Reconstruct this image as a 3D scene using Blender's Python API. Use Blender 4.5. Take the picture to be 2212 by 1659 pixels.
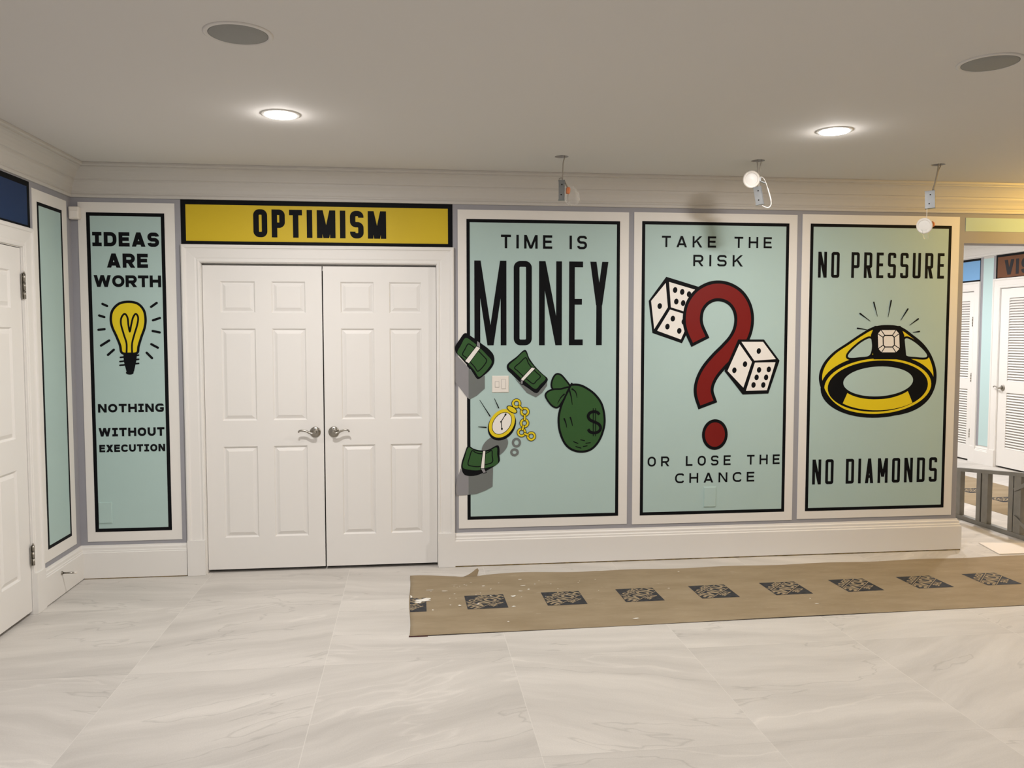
import bpy, bmesh, math, random
from mathutils import Vector, Matrix
from mathutils.geometry import tessellate_polygon

PI = math.pi
random.seed(7)
S = bpy.context.scene
COL = S.collection
for o in list(bpy.data.objects):
    bpy.data.objects.remove(o)

# ------------------------------------------------------------------ camera
cam = bpy.data.cameras.new('camera')
cam.sensor_width = 36.0
cam.sensor_fit = 'HORIZONTAL'
cam.lens = 36.0 * 1800.5 / 2212.0
cam.clip_start = 0.05
camo = bpy.data.objects.new('camera', cam)
COL.objects.link(camo)
yaw, pitch, roll = math.radians(6.9002), math.radians(-3.3667), math.radians(-0.032)
fw = Vector((math.sin(yaw) * math.cos(pitch), math.cos(yaw) * math.cos(pitch), math.sin(pitch)))
rt = Vector((math.cos(yaw), -math.sin(yaw), 0))
up = rt.cross(fw)
rt2 = rt * math.cos(roll) + up * math.sin(roll)
up2 = up * math.cos(roll) - rt * math.sin(roll)
camo.matrix_world = Matrix(((rt2.x, up2.x, -fw.x, 0.0592), (rt2.y, up2.y, -fw.y, -5.6557),
                            (rt2.z, up2.z, -fw.z, 1.5869), (0, 0, 0, 1)))
S.camera = camo

# ------------------------------------------------------------------ view, world, lights
S.view_settings.view_transform = 'Standard'
S.view_settings.look = 'None'
S.view_settings.exposure = 0.0
S.view_settings.gamma = 1.0
S.view_settings.use_curve_mapping = False
w = bpy.data.worlds.new('world')
S.world = w
w.use_nodes = True
w.node_tree.nodes['Background'].inputs[0].default_value = (0.9, 0.93, 1.0, 1)
w.node_tree.nodes['Background'].inputs[1].default_value = 0.02

CEIL = 2.665
ROOM_W = (1.0, 0.955, 0.92)        # warm-white ceiling lights of the main room
HALL_W = (1.0, 0.965, 0.95)


def area(name, loc, size, power, col, spread=180, rot=(0, 0, 0), parent=None, shape='DISK'):
    l = bpy.data.lights.new(name, 'AREA')
    l.shape = shape
    l.size = size
    l.energy = power
    l.color = col
    l.spread = math.radians(spread)
    o = bpy.data.objects.new(name, l)
    COL.objects.link(o)
    o.location = loc
    o.rotation_euler = rot
    if parent:
        o.parent = parent
    return o


# ceiling lamps of the room behind the camera and to its right
ROOM_P = 33
for (lx, ly) in ((-0.6, -4.2), (-0.9, -6.8), (1.4, -6.8)):
    area('ceiling_lamp_light', (lx, ly, CEIL - 0.02), 0.16, ROOM_P, ROOM_W)
# ceiling lamps of the side hall
for (lx, ly) in ((5.5, 1.5), (5.5, 3.3), (5.5, 5.0)):
    area('hall_lamp_light', (lx, ly, 2.70), 0.2, 41, HALL_W)
# warm lamp hanging by its cable beyond the right edge, close to the header
pl = bpy.data.lights.new('warm_lamp_light', 'POINT')
pl.energy = 50
pl.color = (1.0, 0.60, 0.12)
pl.shadow_soft_size = 0.03
plo = bpy.data.objects.new('warm_lamp_light', pl)
COL.objects.link(plo)
plo.location = (4.95, -0.90, 2.57)


# ------------------------------------------------------------------ materials
def lin(c):
    return tuple(((v / 255) / 12.92 if v / 255 <= 0.04045 else ((v / 255 + 0.055) / 1.055) ** 2.4) for v in c) + (1,)


def mat(name, col, rough=0.5, metal=0.0, spec=0.5, bump=0.0, bscale=200, vary=0.0, vscale=3.0, linear=True):
    m = bpy.data.materials.new(name)
    m.use_nodes = True
    nt = m.node_tree
    b = nt.nodes['Principled BSDF']
    c = tuple(col) + (1,) if linear else lin(col)
    b.inputs['Base Color'].default_value = c
    b.inputs['Roughness'].default_value = rough
    b.inputs['Metallic'].default_value = metal
    b.inputs['Specular IOR Level'].default_value = spec
    tc = None
    if bump or vary:
        tc = nt.nodes.new('ShaderNodeTexCoord')
    if vary:
        n = nt.nodes.new('ShaderNodeTexNoise')
        n.inputs['Scale'].default_value = vscale
        n.inputs['Detail'].default_value = 6
        nt.links.new(tc.outputs['Object'], n.inputs['Vector'])
        r = nt.nodes.new('ShaderNodeMapRange')
        r.inputs[1].default_value = 0.3
        r.inputs[2].default_value = 0.7
        r.inputs[3].default_value = 1 - vary
        r.inputs[4].default_value = 1 + vary
        nt.links.new(n.outputs['Fac'], r.inputs[0])
        mx = nt.nodes.new('ShaderNodeVectorMath')
        mx.operation = 'SCALE'
        mx.inputs[0].default_value = c[:3]
        nt.links.new(r.outputs[0], mx.inputs['Scale'])
        nt.links.new(mx.outputs[0], b.inputs['Base Color'])
    if bump:
        n = nt.nodes.new('ShaderNodeTexNoise')
        n.inputs['Scale'].default_value = bscale
        n.inputs['Detail'].default_value = 3
        nt.links.new(tc.outputs['Object'], n.inputs['Vector'])
        bp = nt.nodes.new('ShaderNodeBump')
        bp.inputs['Strength'].default_value = bump
        bp.inputs['Distance'].default_value = 0.002
        nt.links.new(n.outputs['Fac'], bp.inputs['Height'])
        nt.links.new(bp.outputs['Normal'], b.inputs['Normal'])
    return m


def emit(name, col, strength):
    m = bpy.data.materials.new(name)
    m.use_nodes = True
    b = m.node_tree.nodes['Principled BSDF']
    b.inputs['Base Color'].default_value = (0.9, 0.9, 0.9, 1)
    b.inputs['Emission Color'].default_value = tuple(col) + (1,)
    b.inputs['Emission Strength'].default_value = strength
    return m


M_CEIL = mat('ceiling_paint', (0.665, 0.645, 0.62), 0.9, spec=0.1)
M_WALL = mat('grey_wall_paint', (0.335, 0.335, 0.365), 0.7, spec=0.2, bump=0.08, bscale=300)
M_ROOM = mat('room_wall_paint', (0.62, 0.61, 0.59), 0.8, spec=0.1)
M_TRIM = mat('white_trim_paint', (0.79, 0.775, 0.75), 0.45, spec=0.3)
M_CROWN = mat('shaded_crown_paint', (0.57, 0.55, 0.52), 0.5, spec=0.3)  # trim white darkened, the crown's shade is put into the colour
M_DOOR = mat('white_door_paint', (0.80, 0.785, 0.76), 0.42, spec=0.35, bump=0.03, bscale=150)
M_BOARD = mat('white_panel_paint', (0.80, 0.78, 0.745), 0.55, spec=0.25, bump=0.05, bscale=300)
M_MINT = mat('mint_paint', (0.43, 0.575, 0.555), 0.55, spec=0.25, bump=0.05, bscale=300, vary=0.015, vscale=2)
M_BLACK = mat('black_paint', (0.0045, 0.005, 0.0065), 0.6, spec=0.10)
M_YELLOW = mat('yellow_paint', (0.62, 0.455, 0.022), 0.5, spec=0.25)
M_GOLD = mat('gold_yellow_paint', (0.76, 0.59, 0.015), 0.5, spec=0.25)
M_NAVY = mat('navy_paint', (0.012, 0.034, 0.105), 0.5, spec=0.25)
M_SKY = mat('sky_blue_paint', (0.19, 0.41, 0.72), 0.5, spec=0.25)
M_AQUA = mat('aqua_paint', (0.50, 0.67, 0.68), 0.55, spec=0.25)
M_FADED = mat('faded_black_paint', (0.022, 0.022, 0.026), 0.6, spec=0.2)
M_ORANGE = mat('brown_orange_paint', (0.14, 0.048, 0.013), 0.5, spec=0.25)
M_RED = mat('red_paint', (0.185, 0.008, 0.006), 0.5, spec=0.25)
M_GREEN = mat('green_paint', (0.031, 0.096, 0.026), 0.5, spec=0.25)
M_WHITE = mat('white_paint', (0.83, 0.80, 0.76), 0.55, spec=0.25)
M_GREYT = mat('grey_paint', (0.16, 0.175, 0.17), 0.55, spec=0.25)
M_GREYW = mat('light_grey_paint', (0.27, 0.265, 0.28), 0.55, spec=0.25)
M_NICKEL = mat('brushed_nickel', (0.33, 0.31, 0.275), 0.30, metal=1.0)
M_STEEL = mat('galvanised_steel', (0.27, 0.28, 0.285), 0.42, metal=0.75, vary=0.12, vscale=14)
M_STUD = mat('stud_steel', (0.25, 0.245, 0.225), 0.5, metal=0.5, vary=0.10, vscale=10)
M_PLASTIC = mat('white_plastic', (0.80, 0.76, 0.70), 0.4, spec=0.4)
M_CABLE = mat('white_cable', (0.80, 0.78, 0.74), 0.4)
M_CABLEG = mat('grey_cable', (0.36, 0.33, 0.29), 0.5)
M_ORNUT = mat('orange_plastic', (0.75, 0.20, 0.04), 0.4)
M_GRILLE = mat('speaker_grille', (0.29, 0.29, 0.275), 0.8, bump=0.6, bscale=900)
M_DARK = mat('dark_void', (0.02, 0.018, 0.016), 0.9, spec=0.05)
M_PAPERW = mat('cream_board', (0.82, 0.76, 0.69), 0.6)
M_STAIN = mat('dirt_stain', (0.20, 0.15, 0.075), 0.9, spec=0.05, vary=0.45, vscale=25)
M_MAROON = mat('maroon_tape', (0.06, 0.012, 0.012), 0.5)
M_INK = mat('printed_ink', (0.040, 0.041, 0.046), 0.7, spec=0.15, vary=0.35, vscale=40)
M_KRAFTP = mat('kraft_print_gap', (0.330, 0.265, 0.175), 0.85, spec=0.1)
M_SPLAT = mat('paint_splash', (0.85, 0.82, 0.76), 0.6)
M_LAMP = emit('lamp_lens', (1.0, 0.95, 0.88), 14)


def clear_film():
    m = bpy.data.materials.new('clear_film')
    m.use_nodes = True
    nt = m.node_tree
    out = nt.nodes['Material Output']
    b = nt.nodes['Principled BSDF']
    b.inputs['Base Color'].default_value = (0.9, 0.9, 0.88, 1)
    b.inputs['Roughness'].default_value = 0.12
    tr = nt.nodes.new('ShaderNodeBsdfTransparent')
    mx = nt.nodes.new('ShaderNodeMixShader')
    fr = nt.nodes.new('ShaderNodeLayerWeight')
    fr.inputs[0].default_value = 0.35
    mr = nt.nodes.new('ShaderNodeMapRange')
    mr.inputs[3].default_value = 0.03
    mr.inputs[4].default_value = 0.38
    nt.links.new(fr.outputs['Facing'], mr.inputs[0])
    nt.links.new(mr.outputs[0], mx.inputs[0])
    nt.links.new(tr.outputs[0], mx.inputs[1])
    nt.links.new(b.outputs[0], mx.inputs[2])
    nt.links.new(mx.outputs[0], out.inputs['Surface'])
    return m


M_FILM = clear_film()


def floor_mat():
    m = bpy.data.materials.new('porcelain_tile')
    m.use_nodes = True
    nt = m.node_tree
    N, L = nt.nodes, nt.links
    b = N['Principled BSDF']
    tc = N.new('ShaderNodeTexCoord')
    sep = N.new('ShaderNodeSeparateXYZ')
    L.new(tc.outputs['Object'], sep.inputs[0])

    def mth(op, a, bb=None, c=None):
        n = N.new('ShaderNodeMath')
        n.operation = op
        for i, v in enumerate((a, bb, c)):
            if v is None:
                continue
            if isinstance(v, (int, float)):
                n.inputs[i].default_value = v
            else:
                L.new(v, n.inputs[i])
        return n.outputs[0]
    tx = mth('DIVIDE', mth('ADD', sep.outputs['X'], 1.2665 + 0.902 * 10), 0.902)
    ty = mth('DIVIDE', mth('ADD', sep.outputs['Y'], 1.652 + 0.985 * 10), 0.985)
    fx, fy = mth('FRACT', tx), mth('FRACT', ty)
    ix, iy = mth('FLOOR', tx), mth('FLOOR', ty)
    dx = mth('MULTIPLY', mth('MINIMUM', fx, mth('SUBTRACT', 1.0, fx)), 0.902)
    dy = mth('MULTIPLY', mth('MINIMUM', fy, mth('SUBTRACT', 1.0, fy)), 0.985)
    gx = mth('LESS_THAN', dx, 0.0017)
    gy = mth('LESS_THAN', dy, 0.0013)
    # per-tile random value
    cid = N.new('ShaderNodeCombineXYZ')
    L.new(ix, cid.inputs[0])
    L.new(iy, cid.inputs[1])
    wn = N.new('ShaderNodeTexWhiteNoise')
    wn.noise_dimensions = '2D'
    L.new(cid.outputs[0], wn.inputs['Vector'])
    # tile-local coordinates shifted by the random value, slanted grain
    off = N.new('ShaderNodeVectorMath')
    off.operation = 'MULTIPLY_ADD'
    L.new(wn.outputs['Color'], off.inputs[0])
    off.inputs[1].default_value = (17, 13, 7)
    L.new(tc.outputs['Object'], off.inputs[2])
    rot = N.new('ShaderNodeVectorRotate')
    rot.rotation_type = 'Z_AXIS'
    L.new(off.outputs[0], rot.inputs['Vector'])
    ang = mth('MULTIPLY_ADD', wn.outputs['Value'], 1.0, -0.62)
    L.new(ang, rot.inputs['Angle'])
    # warp
    nz = N.new('ShaderNodeTexNoise')
    nz.inputs['Scale'].default_value = 1.3
    nz.inputs['Detail'].default_value = 4
    L.new(rot.outputs[0], nz.inputs['Vector'])
    wr = N.new('ShaderNodeVectorMath')
    wr.operation = 'MULTIPLY_ADD'
    L.new(nz.outputs['Color'], wr.inputs[0])
    wr.inputs[1].default_value = (0.30, 0.30, 0)
    L.new(rot.outputs[0], wr.inputs[2])
    mp = N.new('ShaderNodeMapping')
    mp.inputs['Scale'].default_value = (0.75, 5.5, 1)
    L.new(wr.outputs[0], mp.inputs['Vector'])
    cl = N.new('ShaderNodeTexNoise')
    cl.inputs['Scale'].default_value = 0.9
    cl.inputs['Detail'].default_value = 7
    cl.inputs['Roughness'].default_value = 0.6
    L.new(mp.outputs[0], cl.inputs['Vector'])
    rp = N.new('ShaderNodeValToRGB')
    rp.color_ramp.elements[0].position = 0.30
    rp.color_ramp.elements[0].color = (0.490, 0.468, 0.440, 1)
    rp.color_ramp.elements[1].position = 0.72
    rp.color_ramp.elements[1].color = (0.675, 0.648, 0.610, 1)
    L.new(cl.outputs['Fac'], rp.inputs[0])
    # thin veins: |noise - 0.5| near zero
    mp2 = N.new('ShaderNodeMapping')
    mp2.inputs['Scale'].default_value = (0.45, 1.9, 1)
    L.new(wr.outputs[0], mp2.inputs['Vector'])
    vn = N.new('ShaderNodeTexNoise')
    vn.inputs['Scale'].default_value = 0.8
    vn.inputs['Detail'].default_value = 5
    vn.inputs['Roughness'].default_value = 0.55
    L.new(mp2.outputs[0], vn.inputs['Vector'])
    va = mth('ABSOLUTE', mth('SUBTRACT', vn.outputs['Fac'], 0.5))
    vm = N.new('ShaderNodeMapRange')
    vm.inputs[1].default_value = 0.0
    vm.inputs[2].default_value = 0.0045
    vm.inputs[3].default_value = 0.84
    vm.inputs[4].default_value = 1.0
    L.new(va, vm.inputs[0])
    # light veins
    vb = mth('ABSOLUTE', mth('SUBTRACT', vn.outputs['Fac'], 0.58))
    vm2 = N.new('ShaderNodeMapRange')
    vm2.inputs[1].default_value = 0.0
    vm2.inputs[2].default_value = 0.01
    vm2.inputs[3].default_value = 1.10
    vm2.inputs[4].default_value = 1.0
    L.new(vb, vm2.inputs[0])
    vv = mth('MULTIPLY', vm.outputs[0], vm2.outputs[0])
    tv = mth('MULTIPLY_ADD', wn.outputs['Value'], 0.08, 0.96)
    k = mth('MULTIPLY', vv, tv)
    sc = N.new('ShaderNodeVectorMath')
    sc.operation = 'SCALE'
    L.new(rp.outputs[0], sc.inputs[0])
    L.new(k, sc.inputs['Scale'])
    mg = N.new('ShaderNodeMixRGB')
    L.new(mth('MULTIPLY', gx, 0.6), mg.inputs[0])
    L.new(sc.outputs[0], mg.inputs[1])
    mg.inputs[2].default_value = (0.70, 0.675, 0.635, 1)
    mg2 = N.new('ShaderNodeMixRGB')
    L.new(mth('MULTIPLY', gy, 0.45), mg2.inputs[0])
    L.new(mg.outputs[0], mg2.inputs[1])
    mg2.inputs[2].default_value = (0.42, 0.40, 0.375, 1)
    L.new(mg2.outputs[0], b.inputs['Base Color'])
    b.inputs['Roughness'].default_value = 0.55
    gn = N.new('ShaderNodeTexNoise')
    gn.inputs['Scale'].default_value = 170
    gn.inputs['Detail'].default_value = 2
    L.new(tc.outputs['Object'], gn.inputs['Vector'])
    gs = N.new('ShaderNodeVectorMath')
    gs.operation = 'SCALE'
    L.new(mg2.outputs[0], gs.inputs[0])
    L.new(mth('MULTIPLY_ADD', gn.outputs['Fac'], 0.16, 0.92), gs.inputs['Scale'])
    L.new(gs.outputs[0], b.inputs['Base Color'])
    b.inputs['Specular IOR Level'].default_value = 0.3
    bp = N.new('ShaderNodeBump')
    bp.inputs['Strength'].default_value = 0.25
    bp.inputs['Distance'].default_value = 0.004
    L.new(cl.outputs['Fac'], bp.inputs['Height'])
    L.new(bp.outputs[0], b.inputs['Normal'])
    return m


M_FLOOR = floor_mat()


def kraft_mat():
    m = bpy.data.materials.new('kraft_paper')
    m.use_nodes = True
    nt = m.node_tree
    N, L = nt.nodes, nt.links
    b = N['Principled BSDF']
    tc = N.new('ShaderNodeTexCoord')
    mp = N.new('ShaderNodeMapping')
    mp.inputs['Scale'].default_value = (1.0, 3.0, 1)
    L.new(tc.outputs['Object'], mp.inputs[0])
    n1 = N.new('ShaderNodeTexNoise')
    n1.inputs['Scale'].default_value = 2.2
    n1.inputs['Detail'].default_value = 8
    n1.inputs['Roughness'].default_value = 0.65
    L.new(mp.outputs[0], n1.inputs['Vector'])
    r1 = N.new('ShaderNodeValToRGB')
    r1.color_ramp.elements[0].position = 0.3
    r1.color_ramp.elements[0].color = (0.270, 0.210, 0.132, 1)
    r1.color_ramp.elements[1].position = 0.75
    r1.color_ramp.elements[1].color = (0.365, 0.295, 0.200, 1)
    L.new(n1.outputs['Fac'], r1.inputs[0])
    # chalky scuffs
    n2 = N.new('ShaderNodeTexNoise')
    n2.inputs['Scale'].default_value = 7
    n2.inputs['Detail'].default_value = 10
    n2.inputs['Roughness'].default_value = 0.75
    L.new(mp.outputs[0], n2.inputs['Vector'])
    r2 = N.new('ShaderNodeMapRange')
    r2.inputs[1].default_value = 0.60
    r2.inputs[2].default_value = 0.74
    r2.inputs[3].default_value = 0.0
    r2.inputs[4].default_value = 0.45
    L.new(n2.outputs['Fac'], r2.inputs[0])
    mx = N.new('ShaderNodeMixRGB')
    L.new(r2.outputs[0], mx.inputs[0])
    L.new(r1.outputs[0], mx.inputs[1])
    mx.inputs[2].default_value = (0.60, 0.54, 0.45, 1)
    L.new(mx.outputs[0], b.inputs['Base Color'])
    b.inputs['Roughness'].default_value = 0.8
    b.inputs['Specular IOR Level'].default_value = 0.15
    return m


M_KRAFT = kraft_mat()


# ------------------------------------------------------------------ mesh helpers
class MB:
    """collects vertices and faces (with a material slot per face) for ONE mesh object"""

    def __init__(s):
        s.v, s.f, s.m, s.sm = [], [], [], []

    def face(s, pts, mi=0, smooth=False):
        b = len(s.v)
        s.v += [tuple(p) for p in pts]
        s.f.append(tuple(range(b, b + len(pts))))
        s.m.append(mi)
        s.sm.append(smooth)

    def grid(s, rows, mi=0, closed_u=False, closed_v=False, smooth=True):
        b = len(s.v)
        nu, nv = len(rows), len(rows[0])
        for r in rows:
            s.v += [tuple(p) for p in r]
        for i in range(nu if closed_u else nu - 1):
            for j in range(nv if closed_v else nv - 1):
                i2, j2 = (i + 1) % nu, (j + 1) % nv
                s.f.append((b + i * nv + j, b + i * nv + j2, b + i2 * nv + j2, b + i2 * nv + j))
                s.m.append(mi)
                s.sm.append(smooth)

    def box(s, x0, x1, y0, y1, z0, z1, mi=0):
        c = [(x, y, z) for x in (x0, x1) for y in (y0, y1) for z in (z0, z1)]
        b = len(s.v)
        s.v += c
        for f in ((0, 1, 3, 2), (4, 6, 7, 5), (0, 4, 5, 1), (2, 3, 7, 6), (0, 2, 6, 4), (1, 5, 7, 3)):
            s.f.append(tuple(b + i for i in f))
            s.m.append(mi)
            s.sm.append(False)

    def obox(s, c, ax, ay, az, hx, hy, hz, mi=0):
        """box with its own axes"""
        c, ax, ay, az = Vector(c), Vector(ax).normalized(), Vector(ay).normalized(), Vector(az).normalized()
        pts = [c + ax * (i * hx) + ay * (j * hy) + az * (k * hz) for i in (-1, 1) for j in (-1, 1) for k in (-1, 1)]
        b = len(s.v)
        s.v += [tuple(p) for p in pts]
        for f in ((0, 1, 3, 2), (4, 6, 7, 5), (0, 4, 5, 1), (2, 3, 7, 6), (0, 2, 6, 4), (1, 5, 7, 3)):
            s.f.append(tuple(b + i for i in f))
            s.m.append(mi)
            s.sm.append(False)

    def lathe(s, prof, c, axis, n=40, mi=0, cap=True):
        """prof: (radius, distance along axis) pairs"""
        ax = Vector(axis).normalized()
        t = Vector((1, 0, 0)) if abs(ax.x) < 0.9 else Vector((0, 1, 0))
        u = ax.cross(t).normalized()
        v = ax.cross(u)
        c = Vector(c)
        rows = [[c + ax * h + (u * math.cos(2 * PI * k / n) + v * math.sin(2 * PI * k / n)) * r for k in range(n)] for r, h in prof]
        s.grid(rows, mi, closed_v=True)
        if cap:
            for row in (rows[0], rows[-1]):
                s.face(row, mi)

    def tube(s, pts, r, n=8, mi=0):
        pts = [Vector(p) for p in pts]
        rows = []
        pu = None
        for i, p in enumerate(pts):
            d = (pts[min(i + 1, len(pts) - 1)] - pts[max(i - 1, 0)]).normalized()
            if pu is None:
                t = Vector((0, 1, 0)) if abs(d.y) < 0.9 else Vector((1, 0, 0))
                u = d.cross(t).normalized()
            else:
                u = (pu - d * pu.dot(d)).normalized()
            pu = u
            v = d.cross(u)
            rr = r[i] if isinstance(r, (list, tuple)) else r
            rows.append([p + (u * math.cos(2 * PI * k / n) + v * math.sin(2 * PI * k / n)) * rr for k in range(n)])
        s.grid(rows, mi, closed_v=True)
        s.face(rows[0], mi)
        s.face(rows[-1], mi)


def build(name, mb, mats, parent=None, bevel=0.0, kind=None):
    if not isinstance(mats, (list, tuple)):
        mats = [mats]
    off = Vector((0, 0, 0))
    p = parent
    while p is not None:
        off += p.location
        p = p.parent
    me = bpy.data.meshes.new(name)
    me.from_pydata([tuple(Vector(v) - off) for v in mb.v], [], mb.f)
    for m in mats:
        me.materials.append(m)
    for i, po in enumerate(me.polygons):
        po.material_index = mb.m[i]
        po.use_smooth = mb.sm[i]
    bm = bmesh.new()
    bm.from_mesh(me)
    bmesh.ops.remove_doubles(bm, verts=bm.verts, dist=1e-6)
    bmesh.ops.recalc_face_normals(bm, faces=bm.faces)
    bm.to_mesh(me)
    bm.free()
    o = bpy.data.objects.new(name, me)
    COL.objects.link(o)
    if parent:
        o.parent = parent
    if bevel:
        md = o.modifiers.new('bevel', 'BEVEL')
        md.width = bevel
        md.segments = 2
        md.limit_method = 'ANGLE'
        md.angle_limit = math.radians(40)
    if kind:
        o['kind'] = kind
    return o


def tag(o, label, cat, group=None):
    o['label'] = label
    o['category'] = cat
    if group:
        o['group'] = group
    return o


def thing(name, loc, label, cat, group=None):
    o = bpy.data.objects.new(name, None)
    o.empty_display_size = 0.05
    COL.objects.link(o)
    o.location = loc
    return tag(o, label, cat, group)


def struct(name, mb, mats, bevel=0.0):
    return build(name, mb, mats, None, bevel, 'structure')


# ---- flat painted art on a plane: polygons in (a, b) plane coordinates at stacked depths
class Art:
    def __init__(s, to3d, base, step=0.00025):
        s.mb = MB()
        s.to3d, s.base, s.step = to3d, base, step
        s.layer = 0
        s.count = 0
        s.clip = None

    def nxt(s):
        s.layer += 1
        s.count = 0

    def depth(s):
        """overlapping strokes of one layer lie a hair apart, like coats of paint"""
        s.count += 1
        return s.base + s.layer * s.step + (s.count % 9) * s.step * 0.09

    def poly(s, loops, mi):
        """filled polygon; the first loop is the outline, further loops are holes"""
        if not isinstance(loops[0][0], (tuple, list)):
            loops = [loops]
        flat = [p for l in loops for p in l]
        tris = tessellate_polygon([[Vector((p[0], p[1], 0)) for p in l] for l in loops])
        d = s.depth()
        for t in tris:
            q = [flat[i] for i in t]
            if s.clip:
                for (nx, ny, c) in s.clip:
                    q = clip_half(q, nx, ny, c)
                    if len(q) < 3:
                        break
                if len(q) < 3:
                    continue
            s.mb.face([s.to3d(p[0], p[1], d) for p in q], mi)

    def strip(s, pts, width, mi, closed=False, widths=None):
        """stroke of a path with mitred corners"""
        P = [Vector((p[0], p[1])) for p in pts]
        Q = [P[0]]
        for p in P[1:]:
            if (p - Q[-1]).length > 1e-5:
                Q.append(p)
        if closed and (Q[0] - Q[-1]).length < 1e-5:
            Q.pop()
        n = len(Q)
        Lf, Rt = [], []
        for i in range(n):
            if closed:
                a, b = Q[i] - Q[i - 1], Q[(i + 1) % n] - Q[i]
            else:
                a = Q[i] - Q[i - 1] if i > 0 else Q[1] - Q[0]
                b = Q[i + 1] - Q[i] if i < n - 1 else a
            a, b = a.normalized(), b.normalized()
            na, nb = Vector((-a.y, a.x)), Vector((-b.y, b.x))
            m = na + nb
            if m.length < 1e-4:
                m = na
            m.normalize()
            k = 1 / max(0.45, m.dot(na))
            hw = (widths[i] if widths and i < len(widths) else width) * 0.5
            Lf.append(Q[i] + m * hw * k)
            Rt.append(Q[i] - m * hw * k)
        d = s.depth()
        for i in range(n if closed else n - 1):
            j = (i + 1) % n
            q = [Lf[i], Lf[j], Rt[j], Rt[i]]
            if s.clip:
                q = [(v.x, v.y) for v in q]
                for (nx, ny, c) in s.clip:
                    q = clip_half(q, nx, ny, c)
                    if len(q) < 3:
                        break
                if len(q) < 3:
                    continue
            s.mb.face([s.to3d(p[0], p[1], d) for p in q], mi)

    def ell(s, c, rx, ry, mi, ang=0, n=40):
        s.poly(ellipse(c, rx, ry, ang, n), mi)

    def dash(s, p, q, w0, mi, w1=None, cap=True):
        """short stroke with rounded ends"""
        w1 = w0 if w1 is None else w1
        p, q = Vector(p), Vector(q)
        d = (q - p).normalized()
        nn = Vector((-d.y, d.x))
        pts = []
        for k in range(9):
            a = PI / 2 + PI * k / 8
            pts.append(p + (d * math.cos(a) + nn * math.sin(a)) * w0 / 2)
        for k in range(9):
            a = -PI / 2 + PI * k / 8
            pts.append(q + (d * math.cos(a) + nn * math.sin(a)) * w1 / 2)
        s.poly([(v.x, v.y) for v in pts], mi)


def clip_half(q, nx, ny, c):
    out = []
    for i in range(len(q)):
        a, b = q[i], q[(i + 1) % len(q)]
        da, db = a[0] * nx + a[1] * ny - c, b[0] * nx + b[1] * ny - c
        if da >= 0:
            out.append((a[0], a[1]))
        if (da > 0 > db) or (da < 0 < db):
            t = da / (da - db)
            out.append((a[0] + (b[0] - a[0]) * t, a[1] + (b[1] - a[1]) * t))
    return out


def ellipse(c, rx, ry, ang=0, n=40):
    ca, sa = math.cos(ang), math.sin(ang)
    r = []
    for k in range(n):
        x, y = rx * math.cos(2 * PI * k / n), ry * math.sin(2 * PI * k / n)
        r.append((c[0] + x * ca - y * sa, c[1] + x * sa + y * ca))
    return r


def spline(pts, closed=True, n=8):
    """Catmull-Rom curve through the points"""
    P = [Vector((p[0], p[1])) for p in pts]
    m = len(P)
    out = []
    for i in range(m if closed else m - 1):
        if closed:
            a, b, c, d = P[i - 1], P[i], P[(i + 1) % m], P[(i + 2) % m]
        else:
            a, b, c, d = P[max(i - 1, 0)], P[i], P[i + 1], P[min(i + 2, m - 1)]
        for k in range(n):
            t = k / n
            v = 0.5 * ((2 * b) + (c - a) * t + (2 * a - 5 * b + 4 * c - d) * t * t + (3 * b - a - 3 * c + d) * t ** 3)
            out.append((v.x, v.y))
    if not closed:
        out.append((P[-1].x, P[-1].y))
    return out


def scaled(pts, k, c=None):
    if c is None:
        c = (sum(p[0] for p in pts) / len(pts), sum(p[1] for p in pts) / len(pts))
    return [(c[0] + (p[0] - c[0]) * k, c[1] + (p[1] - c[1]) * k) for p in pts]


def rect(x0, x1, z0, z1):
    return [(x0, z0), (x1, z0), (x1, z1), (x0, z1)]


# ---- lettering: every glyph is strokes of even width in a w x h box
def fillet(pts, closed=False, seg=7):
    out = []
    n = len(pts)
    for i in range(n):
        x, y, r = pts[i]
        if r <= 0 or (not closed and i in (0, n - 1)):
            out.append((x, y))
            continue
        p, a, b = Vector((x, y)), Vector(pts[i - 1][:2]), Vector(pts[(i + 1) % n][:2])
        da, db = a - p, b - p
        r = min(r, da.length * (0.5 if closed or i > 1 else 1), db.length * (0.5 if closed or i < n - 2 else 1))
        da.normalize()
        db.normalize()
        s0, s1 = p + da * r, p + db * r
        c = s0 + db * r
        for k in range(seg + 1):
            t = k / seg * PI / 2
            v = c - db * r * math.cos(t) - da * r * math.sin(t)
            out.append((v.x, v.y))
    return out


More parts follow.
